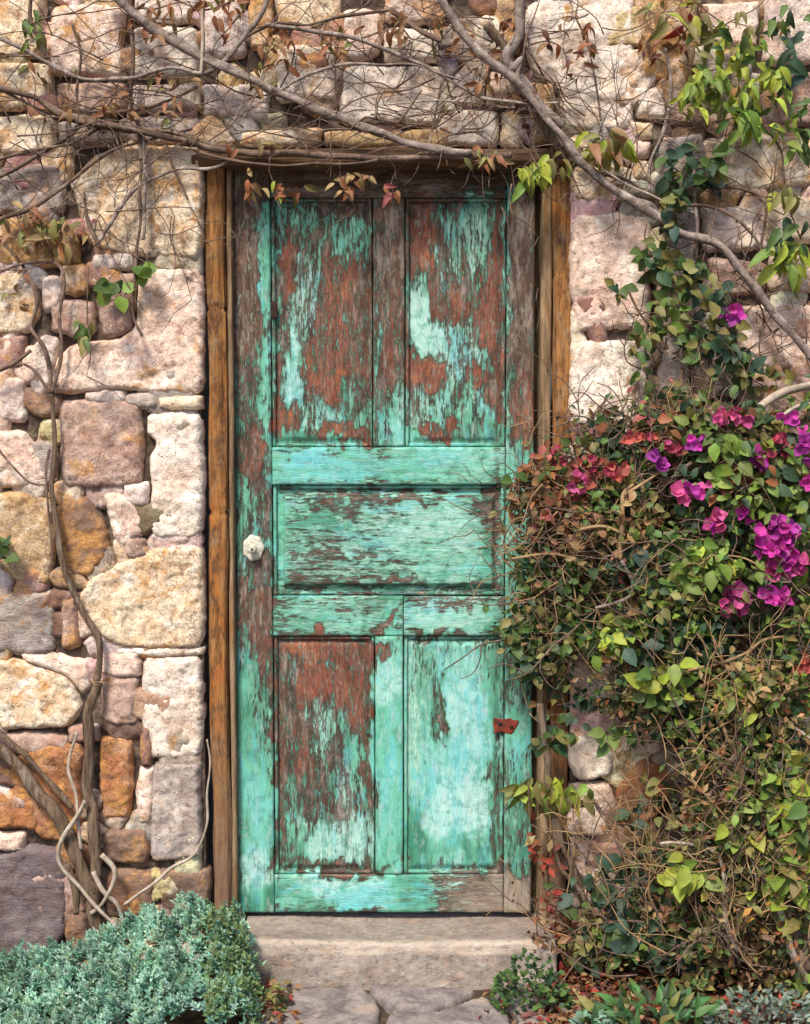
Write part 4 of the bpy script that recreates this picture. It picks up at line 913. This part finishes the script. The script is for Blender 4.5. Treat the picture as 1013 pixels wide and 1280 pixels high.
for (a, b, rx, ry, n, cs, s) in ((848, 215, 18, 34, 24, [DG, DG, TG], 30), (888, 208, 14, 22, 10, [DG, TG], 34), (840, 265, 18, 20, 14, [DG, TG], 26), (822, 320, 18, 22, 18, [DG, MG], 28), (860, 345, 30, 20, 26, [MG, OL, DG], 26), (888, 368, 22, 12, 8, [DG, TG], 34),
                             (776, 362, 8, 9, 6, [DG, MG], 20), (830, 392, 24, 20, 20, [MG, LG, OL], 24), (800, 428, 18, 12, 14, [MG, OL], 22), (860, 432, 18, 22, 20, [MG, OL, DG], 24), (900, 415, 24, 26, 26, [DG, TG, MG], 26), (920, 462, 24, 28, 30, [DG, MG, TG], 26),
                             (865, 490, 12, 8, 8, [MG, OL], 22), (838, 492, 14, 8, 8, [DG], 22), (806, 466, 10, 12, 7, [MG, OL], 20), (960, 470, 30, 14, 12, [OL, DR], 20)):
    clump(V3, a, b, rx * 1.1, ry * 1.1, int(n * 1.7), cs + [OL, MG], s * .72, y=-.10, droop=.4, spread=.8, shape=LEAF_OV, key='oval', M=M3)
M3.build('foliage', ML_S, V3)
for (a, b, rx, ry, n) in ((640, 60, 24, 40, 22), (655, 120, 20, 40, 20), (735, 45, 12, 30, 14), (830, 50, 30, 22, 22), (720, 80, 14, 20, 8), (690, 40, 14, 20, 6)):
    clump(V3, a, b, rx, ry, n, [RU, DR, (0.12, 0.04, 0.03)], 16, y=-.07, dy=.02, droop=.7, spread=.6)

# --- bougainvillea
BG = empty('bougainvillea', at(860, 1190, -0.15), 'big tangled bougainvillea with magenta flowers climbing right of the door', 'bush')
limb(BG, [(742, 1190, -.1), (724, 1110, -.12), (700, 1040, -.12), (684, 960, -.12), (676, 880, -.12)], 5, 4, M_TRUNK, -.12, 'trunk', .006, 8)
limb(BG, [(730, 1200, -.12), (735, 1130, -.13), (700, 1080, -.13), (690, 1020, -.12)], 5, 3, M_TRUNK, -.12, 'trunk', .008, 8)
limb(BG, [(690, 1050), (720, 1090), (760, 1140)], 6, 4, M_TRUNK, -.10)
limb(BG, [(1010, 1210, -.3), (985, 1150, -.28), (960, 1090, -.26), (900, 1010, -.22), (860, 930, -.18)], 7, 4, M_TRUNK, -.2, 'trunk', .01, 8)
limb(BG, [(920, 1190, -.3), (905, 1130, -.3), (898, 1070, -.28), (850, 1055, -.28), (825, 1054, -.28)], 3.4, 1.6, M_PALE, -.28)
limb(BG, [(776, 700), (778, 650), (780, 618), (792, 605)], 3.4, 2.2, M_STRAW, -.22); limb(BG, [(725, 662), (760, 660), (782, 668)], 2.2, 1.8, M_STRAW, -.22); limb(BG, [(805, 600), (806, 640), (806, 672)], 2, 1.6, M_STRAW, -.2)
limb(BG, [(780, 618), (800, 605), (830, 590)], 2, 1.4, M_STRAW, -.22)
limb(BG, [(776, 700), (790, 722), (790, 742), (770, 755), (745, 762)], 3, 2, M_LIMB, -.22); limb(BG, [(800, 720), (825, 738), (845, 760)], 2.4, 1.6, M_LIMB, -.22); limb(BG, [(862, 782), (895, 830)], 1.4, 1.2, M_PALE, -.26)
limb(BG, [(860, 840), (930, 820), (960, 800), (1025, 796)], 2.0, 1.6, M_STRAW, -.27); limb(BG, [(870, 818), (930, 838), (970, 850), (1025, 830)], 1.8, 1.4, M_STRAW, -.27)
limb(BG, [(910, 950), (940, 910), (970, 895), (1025, 930)], 3, 2, M_PALE, -.28); limb(BG, [(960, 900), (990, 940), (1025, 960)], 2.4, 1.8, M_STRAW, -.28); limb(BG, [(740, 1000), (765, 1040), (780, 1075)], 2.2, 2, M_TWIG, -.14)
limb(BG, [(900, 900), (925, 960), (930, 1040), (960, 1100)], 2.2, 1.8, M_STRAW, -.28); limb(BG, [(970, 1120), (985, 1170), (1010, 1230)], 4, 4.5, M_PALE, -.3)
limb(BG, [(885, 1100), (905, 1160), (920, 1210)], 3, 2.6, M_TRUNK, -.28); limb(BG, [(640, 700), (680, 690), (720, 700), (760, 730)], 1.8, 1.6, M_STRAW, -.16)
REG = [(648, 640), (655, 575), (700, 545), (740, 530), (800, 520), (870, 512), (940, 510), (1030, 500), (1030, 1215), (985, 1235), (900, 1235), (800, 1232), (740, 1205), (738, 1130), (800, 1092), (845, 1040), (856, 985), (822, 925), (760, 900), (722, 840), (722, 800), (700, 792), (690, 860), (655, 856), (636, 790), (644, 740), (650, 690)]
def inreg(px, py):
    q = Vector((px * 0.018, py * 0.018, 4)); px += noise.noise(q) * 42; py += noise.noise(q + Vector((9, 9, 9))) * 42
    return inside(REG, np.array([px]), np.array([py]))[0]
def depth_at(px, py):
    f = min(1, max(0, (px - 640) / 260)); g = min(1, max(0, (py - 500) / 200))
    return -0.05 - 0.22 * f * (0.4 + 0.6 * g)
def palette(px, py):
    if px < 730 and py < 700: return [DR, ST, RU, OL, PR, ST, OL, MG]
    if px < 740: return [MG, OL, DG, OL, DR, MG, DG]
    if py < 620: return [MG, OL, DG, LG, PR, RU, DR, OL, DG]
    if py < 800: return [MG, LG, DG, LG, OL, MG] if px > 830 else [DR, OL, DG, OL, ST, MG, OL, LG]
    if py < 960: return [MG, LG, OL, LG, DG, OL, MG, ST]
    if px > 910: return [LG, MG, OL, DG, LG, OL, DR, YG]
    return [OL, DG, DR, MG, ST, OL, LG, OL]
MB = Mass(); tb = Mass(); tp = Mass(); cents = []; leafobj = 0
while len(cents) < 400:
    px = R.uniform(632, 1030); py = R.uniform(505, 1240)
    if any(((px - a) / rx) ** 2 + ((py - b) / ry) ** 2 < 1 and R.random() < .96 for a, b, rx, ry in ((748, 840, 46, 54), (742, 945, 46, 44), (808, 985, 46, 50), (750, 1045, 52, 44), (735, 690, 30, 28))): continue
    if inreg(px, py): cents.append((px, py))
for i, (px, py) in enumerate(cents):
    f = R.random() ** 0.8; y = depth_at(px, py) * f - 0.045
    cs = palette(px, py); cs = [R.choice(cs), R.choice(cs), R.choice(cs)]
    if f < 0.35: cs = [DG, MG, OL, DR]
    sz = R.uniform(10.5, 17)
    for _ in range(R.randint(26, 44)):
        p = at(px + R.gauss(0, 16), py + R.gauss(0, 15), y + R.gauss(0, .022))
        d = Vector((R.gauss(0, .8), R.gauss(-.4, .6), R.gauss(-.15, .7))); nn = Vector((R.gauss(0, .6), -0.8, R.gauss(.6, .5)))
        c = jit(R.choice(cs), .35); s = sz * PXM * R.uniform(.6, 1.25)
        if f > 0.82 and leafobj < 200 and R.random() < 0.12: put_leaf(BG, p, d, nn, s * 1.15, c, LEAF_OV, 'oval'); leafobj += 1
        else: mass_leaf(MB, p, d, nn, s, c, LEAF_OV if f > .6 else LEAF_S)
    if R.random() < 0.75:
        for _ in range(2): rand_twig(tb if R.random() < .7 else tp, px, py, R.uniform(40, 120), y - .02, R.uniform(.6, 1.4), None, .35, 1)
for _ in range(150):
    px = R.uniform(700, 1025); py = R.uniform(850, 1230)
    if px < 840 and py < 1070: continue
    rand_twig(R.choice((tb, tp)), px, py, R.uniform(60, 160), depth_at(px, py) - .06, R.uniform(.6, 1.3), R.gauss(-1.4, .7), .3, 1)
for _ in range(60): rand_twig(R.choice((tb, tp)), R.uniform(650, 860), R.uniform(560, 760), R.uniform(30, 90), R.uniform(-.2, -.1), R.uniform(.6, 1.1), None, .4, 1)
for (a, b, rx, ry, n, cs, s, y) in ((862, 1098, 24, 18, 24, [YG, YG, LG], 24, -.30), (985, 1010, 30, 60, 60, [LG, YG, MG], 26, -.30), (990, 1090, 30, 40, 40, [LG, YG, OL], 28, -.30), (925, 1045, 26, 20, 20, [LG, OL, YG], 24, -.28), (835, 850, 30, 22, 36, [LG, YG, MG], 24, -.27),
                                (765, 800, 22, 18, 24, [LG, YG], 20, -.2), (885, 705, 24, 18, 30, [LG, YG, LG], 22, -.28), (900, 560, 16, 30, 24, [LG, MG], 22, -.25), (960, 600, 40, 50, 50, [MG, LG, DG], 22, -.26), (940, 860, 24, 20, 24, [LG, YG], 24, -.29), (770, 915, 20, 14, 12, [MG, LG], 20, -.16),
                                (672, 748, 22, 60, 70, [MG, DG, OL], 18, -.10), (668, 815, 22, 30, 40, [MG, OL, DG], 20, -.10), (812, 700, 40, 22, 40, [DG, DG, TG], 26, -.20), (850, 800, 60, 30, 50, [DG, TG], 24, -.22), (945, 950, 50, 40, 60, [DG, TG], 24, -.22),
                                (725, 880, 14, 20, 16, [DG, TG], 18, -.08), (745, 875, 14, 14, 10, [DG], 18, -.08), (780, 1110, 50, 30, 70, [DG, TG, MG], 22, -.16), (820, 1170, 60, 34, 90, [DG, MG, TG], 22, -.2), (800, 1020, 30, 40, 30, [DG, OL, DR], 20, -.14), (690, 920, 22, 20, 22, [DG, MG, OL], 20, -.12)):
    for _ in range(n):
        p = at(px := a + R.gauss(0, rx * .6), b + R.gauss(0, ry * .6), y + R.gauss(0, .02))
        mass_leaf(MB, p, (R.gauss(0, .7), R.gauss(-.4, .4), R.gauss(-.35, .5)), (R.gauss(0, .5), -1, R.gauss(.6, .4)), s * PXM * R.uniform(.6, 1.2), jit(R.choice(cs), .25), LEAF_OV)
clump(BG, 690, 985, 50, 18, 60, [OL, YG, OL, LG], 24, y=-.14, droop=.8, spread=.45)
for (a, b, rx, ry, n, cs) in ((722, 600, 40, 30, 50, [PR, RU, DR]), (690, 1120, 26, 60, 60, [RD, RU, DR, (0.16, .05, .04)]), (705, 1170, 24, 24, 50, [RD, DR, RU]), (785, 700, 50, 26, 40, [PR, ST, DR]), (775, 822, 26, 8, 22, [RU, ST]), (672, 1060, 14, 24, 24, [RU, ST, RD]), (880, 990, 40, 40, 40, [DR, RU, ST]), (945, 1140, 10, 26, 14, [(0.5, .25, .05), RU])):
    for _ in range(n):
        mass_leaf(MB, at(a + R.gauss(0, rx * .6), b + R.gauss(0, ry * .6), depth_at(a, b) - .04 + R.gauss(0, .02)), rv(), (R.gauss(0, .6), -1, R.gauss(.4, .5)), 14 * PXM * R.uniform(.6, 1.3), jit(R.choice(cs), .3), LEAF_S)
for _ in range(2600):
    px = R.uniform(700, 1030); py = R.uniform(840, 1235)
    if not inreg(px, py): continue
    mass_leaf(MB, at(px, py, depth_at(px, py) * R.uniform(.7, 1.1) - .05), rv(), (R.gauss(0, .7), -1, R.gauss(.4, .6)), R.uniform(6, 12) * PXM, jit(R.choice([ST, DR, RU, DG, MG, OL, (0.05, .04, .025)]), .35), LEAF_S)
MB.build('foliage', ML_S, BG); tb.build('twigs', M_TWIG, BG); tp.build('pale_twigs', M_STRAW, BG)
# flowers: three papery bracts each
def flower_shape():
    V = []; Fc = []
    for k in range(3):
        a = 2 * math.pi * k / 3; Rm = Matrix.Rotation(a, 3, 'Z') @ Matrix.Rotation(math.radians(38), 3, 'X')
        v, f = leaf_shape(0.62, 0.56, 0.25, -0.1, 4); n = len(V)
        V += [tuple(Rm @ Vector(p)) for p in v]; Fc += [[i + n for i in q] for q in f]
    return V, Fc
FLS = flower_shape(); MGT = (0.62, 0.06, 0.42); PUR = (0.44, 0.06, 0.40); PNK = (0.66, 0.12, 0.34); CRI = (0.46, 0.06, 0.13); CORL = (0.52, 0.13, 0.10)
for (a, b, rx, ry, n, cs, s, y) in ((972, 672, 30, 26, 22, [MGT, MGT, PUR], 26, -.31), (978, 705, 30, 20, 18, [MGT, PNK], 26, -.31), (970, 742, 16, 12, 7, [MGT], 26, -.31), (916, 752, 17, 20, 16, [PNK, PNK, MGT], 24, -.30), (898, 656, 12, 12, 8, [PNK, MGT], 22, -.29), (935, 640, 10, 8, 4, [MGT], 22, -.28),
                                (858, 618, 20, 12, 9, [PNK, MGT], 22, -.26), (822, 578, 12, 10, 6, [PUR], 22, -.24), (868, 552, 12, 12, 6, [MGT, PUR], 20, -.23), (938, 574, 18, 9, 8, [MGT, PUR], 22, -.26), (1006, 560, 12, 22, 8, [MGT, PUR], 22, -.27), (1008, 606, 8, 8, 4, [MGT], 22, -.27),
                                (918, 524, 26, 14, 12, [CRI, PNK], 20, -.23), (970, 560, 26, 12, 8, [CRI], 18, -.25), (770, 590, 14, 12, 7, [CORL, CRI], 20, -.2), (738, 580, 18, 14, 8, [CORL, CRI], 18, -.16), (728, 604, 14, 14, 7, [CORL, PNK], 18, -.16), (700, 570, 14, 10, 5, [CRI], 14, -.13),
                                (800, 545, 22, 8, 6, [CRI, CORL], 16, -.2), (840, 560, 20, 10, 6, [CRI, PNK], 16, -.22), (915, 393, 12, 16, 8, [PUR, MGT], 22, -.13), (664, 655, 6, 10, 3, [PNK], 16, -.1), (1004, 830, 10, 14, 6, [CORL], 22, -.3), (872, 725, 8, 6, 3, [CORL], 16, -.27), (905, 605, 20, 12, 5, [CRI, PNK], 18, -.26), (990, 520, 16, 10, 3, [MGT], 18, -.25)):
    for _ in range(int(n * 1.35)):
        q = R.uniform(0, 6.28); r = math.sqrt(R.random())
        put_leaf(BG, at(a + rx * r * math.cos(q), b + ry * r * math.sin(q), y + R.gauss(0, .012)), rv() * .6 + Vector((0, 0, 1)), Vector((R.gauss(0, .5), -1, R.gauss(.2, .5))), s * .86 * PXM * R.uniform(.7, 1.25), jit(R.choice(cs), .3), FLS, 'flower', MF_O, 'flower')

# --- blue green shrub, lower left
SH = empty('shrub', gr(170, 1300), 'low blue green shrub of dense little leaves at the wall left of the step', 'shrub')
MS = Mass(); stems = Mass()
GT = [(0.26, 0.50, 0.38), (0.36, 0.60, 0.48), (0.46, 0.68, 0.56), (0.14, 0.32, 0.23), (0.32, 0.50, 0.33)]; YT = [(0.20, 0.33, 0.13), (0.27, 0.37, 0.16), (0.14, 0.25, 0.11)]
def top_line(px):                       # top of the bush in the picture
    return float(np.interp(px + 6, [-40, 0, 30, 60, 85, 120, 150, 190, 230, 280, 312, 330], [1180, 1184, 1180, 1186, 1176, 1168, 1156, 1128, 1118, 1120, 1128, 1170]))
cnt = 0
for _ in range(2400):
    px = R.uniform(-60, 322); f = R.random()
    y = -0.16 - 0.36 * f
    zt = at(px, top_line(px) + 6, -0.16).z * (1 - 0.62 * f ** 1.5) - 0.004 + noise.noise(Vector((px * 0.035, f * 5, 2))) * 0.05 + noise.noise(Vector((px * 0.09, f * 12, 5))) * 0.06
    if px > 300: zt *= 1 - (px - 300) / 45
    x = at(px, 1200, y).x
    base = Vector((x, y, max(zt, 0.03)))
    d = (Vector((R.gauss(0, .35), -0.35 - 0.5 * f + R.gauss(0, .3), 1)) ).normalized(); L = R.uniform(0.035, 0.06)
    p0 = base - d * L
    cc = R.choice(YT if (px > 255 and R.random() < .55) else GT); tone = 1 + 0.5 * noise.noise(Vector((px * .03, f * 4, 7)))
    if _ % 3 == 0:
        V, Fc = tube([p0 - d * 0.03, p0, base], 0.0012, 0.0008, 3); stems.add(V, Fc)
    for k in range(13):
        t = k / 12; p = p0 + d * L * t; an = k * 2.4
        side = d.orthogonal().normalized(); side.rotate(Matrix.Rotation(an, 3, d))
        dd = side * (1.0 - 0.55 * t) + d * (0.55 + t)
        mass_leaf(MS, p, dd, d, R.uniform(0.010, 0.020) * (1.1 - 0.35 * t), jit(tuple(v * tone for v in cc), .2), LEAF_S)
MS.build('foliage', ML_S, SH); stems.build('stems', M_STRAW, SH)

# --- small plants at the foot of the wall
def tuft(name, px, py, label, cat, rx, h, n, cols, size, shape, key, y=None, up=0.6, M=None):
    base = gr(px, py); o = empty(name, base, label, cat)
    for _ in range(n):
        a = R.uniform(0, 6.28); r = math.sqrt(R.random()) * rx
        p = base + Vector((r * math.cos(a), r * math.sin(a) * .6, h * R.random() ** .7 * math.sqrt(max(0.05, 1 - (r / rx) ** 2))))
        d = Vector((math.cos(a) * .7 + R.gauss(0, .4), math.sin(a) * .6 - .2 + R.gauss(0, .4), up + R.gauss(0, .3)))
        put_leaf(o, p, d, Vector((R.gauss(0, .4), -.6, .8)), size * R.uniform(.6, 1.2), jit(R.choice(cols)), shape, key)
    return o
tuft('small_plant', 664, 1262, 'small round dark green plant at the right end of the step', 'plant', 0.10, 0.15, 290, [MG, DG, (0.08, 0.17, 0.04), DG], 0.019, LEAF_R, 'round', up=.5)
tuft('weed', 330, 1266, 'yellowish weed between the left end of the step and the blue green shrub', 'plant', 0.05, 0.085, 90, [OL, OL, DR, MG], 0.026, LEAF_LONG, 'long', up=.3)
tuft('leafy_plant', 812, 1290, 'plant with upright blade shaped green leaves below the bougainvillea', 'plant', 0.17, 0.09, 120, [(0.05, 0.15, 0.05), (0.08, 0.19, 0.06), MG, OL, DG], 0.048, LEAF_LONG, 'long', up=1.2)
tuft('silvery_plant', 960, 1296, 'pale silvery leaved plant in the lower right corner', 'plant', 0.15, 0.12, 290, [(0.17, 0.23, 0.18), (0.22, 0.27, 0.22), (0.10, 0.15, 0.11)], 0.024, LEAF_LONG, 'long', up=.7)
tuft('silvery_plant', 742, 1300, 'little silvery green plant left of the blade leaved plant', 'plant', 0.06, 0.07, 110, [(0.17, 0.30, 0.22), (0.24, 0.38, 0.28)], 0.022, LEAF_LONG, 'long', up=.7)
# leaf litter
LT = Mass()
for _ in range(2400):
    k = R.random()
    if k < .5: px, py = R.gauss(715, 40), R.uniform(1175, 1290)
    elif k < .65: px, py = R.gauss(335, 16), R.uniform(1200, 1285)
    else: px, py = R.uniform(720, 1030), R.uniform(1200, 1290)
    p = gr(px, py)
    if p.y > -0.02: p.y = -0.02 - R.random() * .1
    if p.x < at(690, 1180, -.14).x and p.x > at(305, 1180, -.14).x and p.y > -.16: continue
    p.z = R.uniform(0.0, 0.02) + (0.03 * R.random() if px > 720 else 0)
    mass_leaf(LT, p, (R.gauss(0, 1), R.gauss(0, 1), R.gauss(.1, .3)), (R.gauss(0, .4), R.gauss(-.3, .4), 1), R.uniform(.012, .032), jit(R.choice([RD, DR, RU, (0.14, .05, .04), ST, (0.10, .07, .05)]), .3), LEAF_S)
tag(LT.build('leaf_litter', ML_S, None), 'red and brown fallen leaves lying on the soil beside the step', 'fallen leaves')
for par, m_ in over.items(): m_.build('foliage', ML_S, par)
for o in sc.objects:
    if o.name.startswith('silvery_plant'): o['group'] = 'silvery plants along the foot of the bougainvillea'
print('tris', sum(len(o.data.polygons) for o in sc.objects if o.type == 'MESH'), 'objects', len(sc.objects))
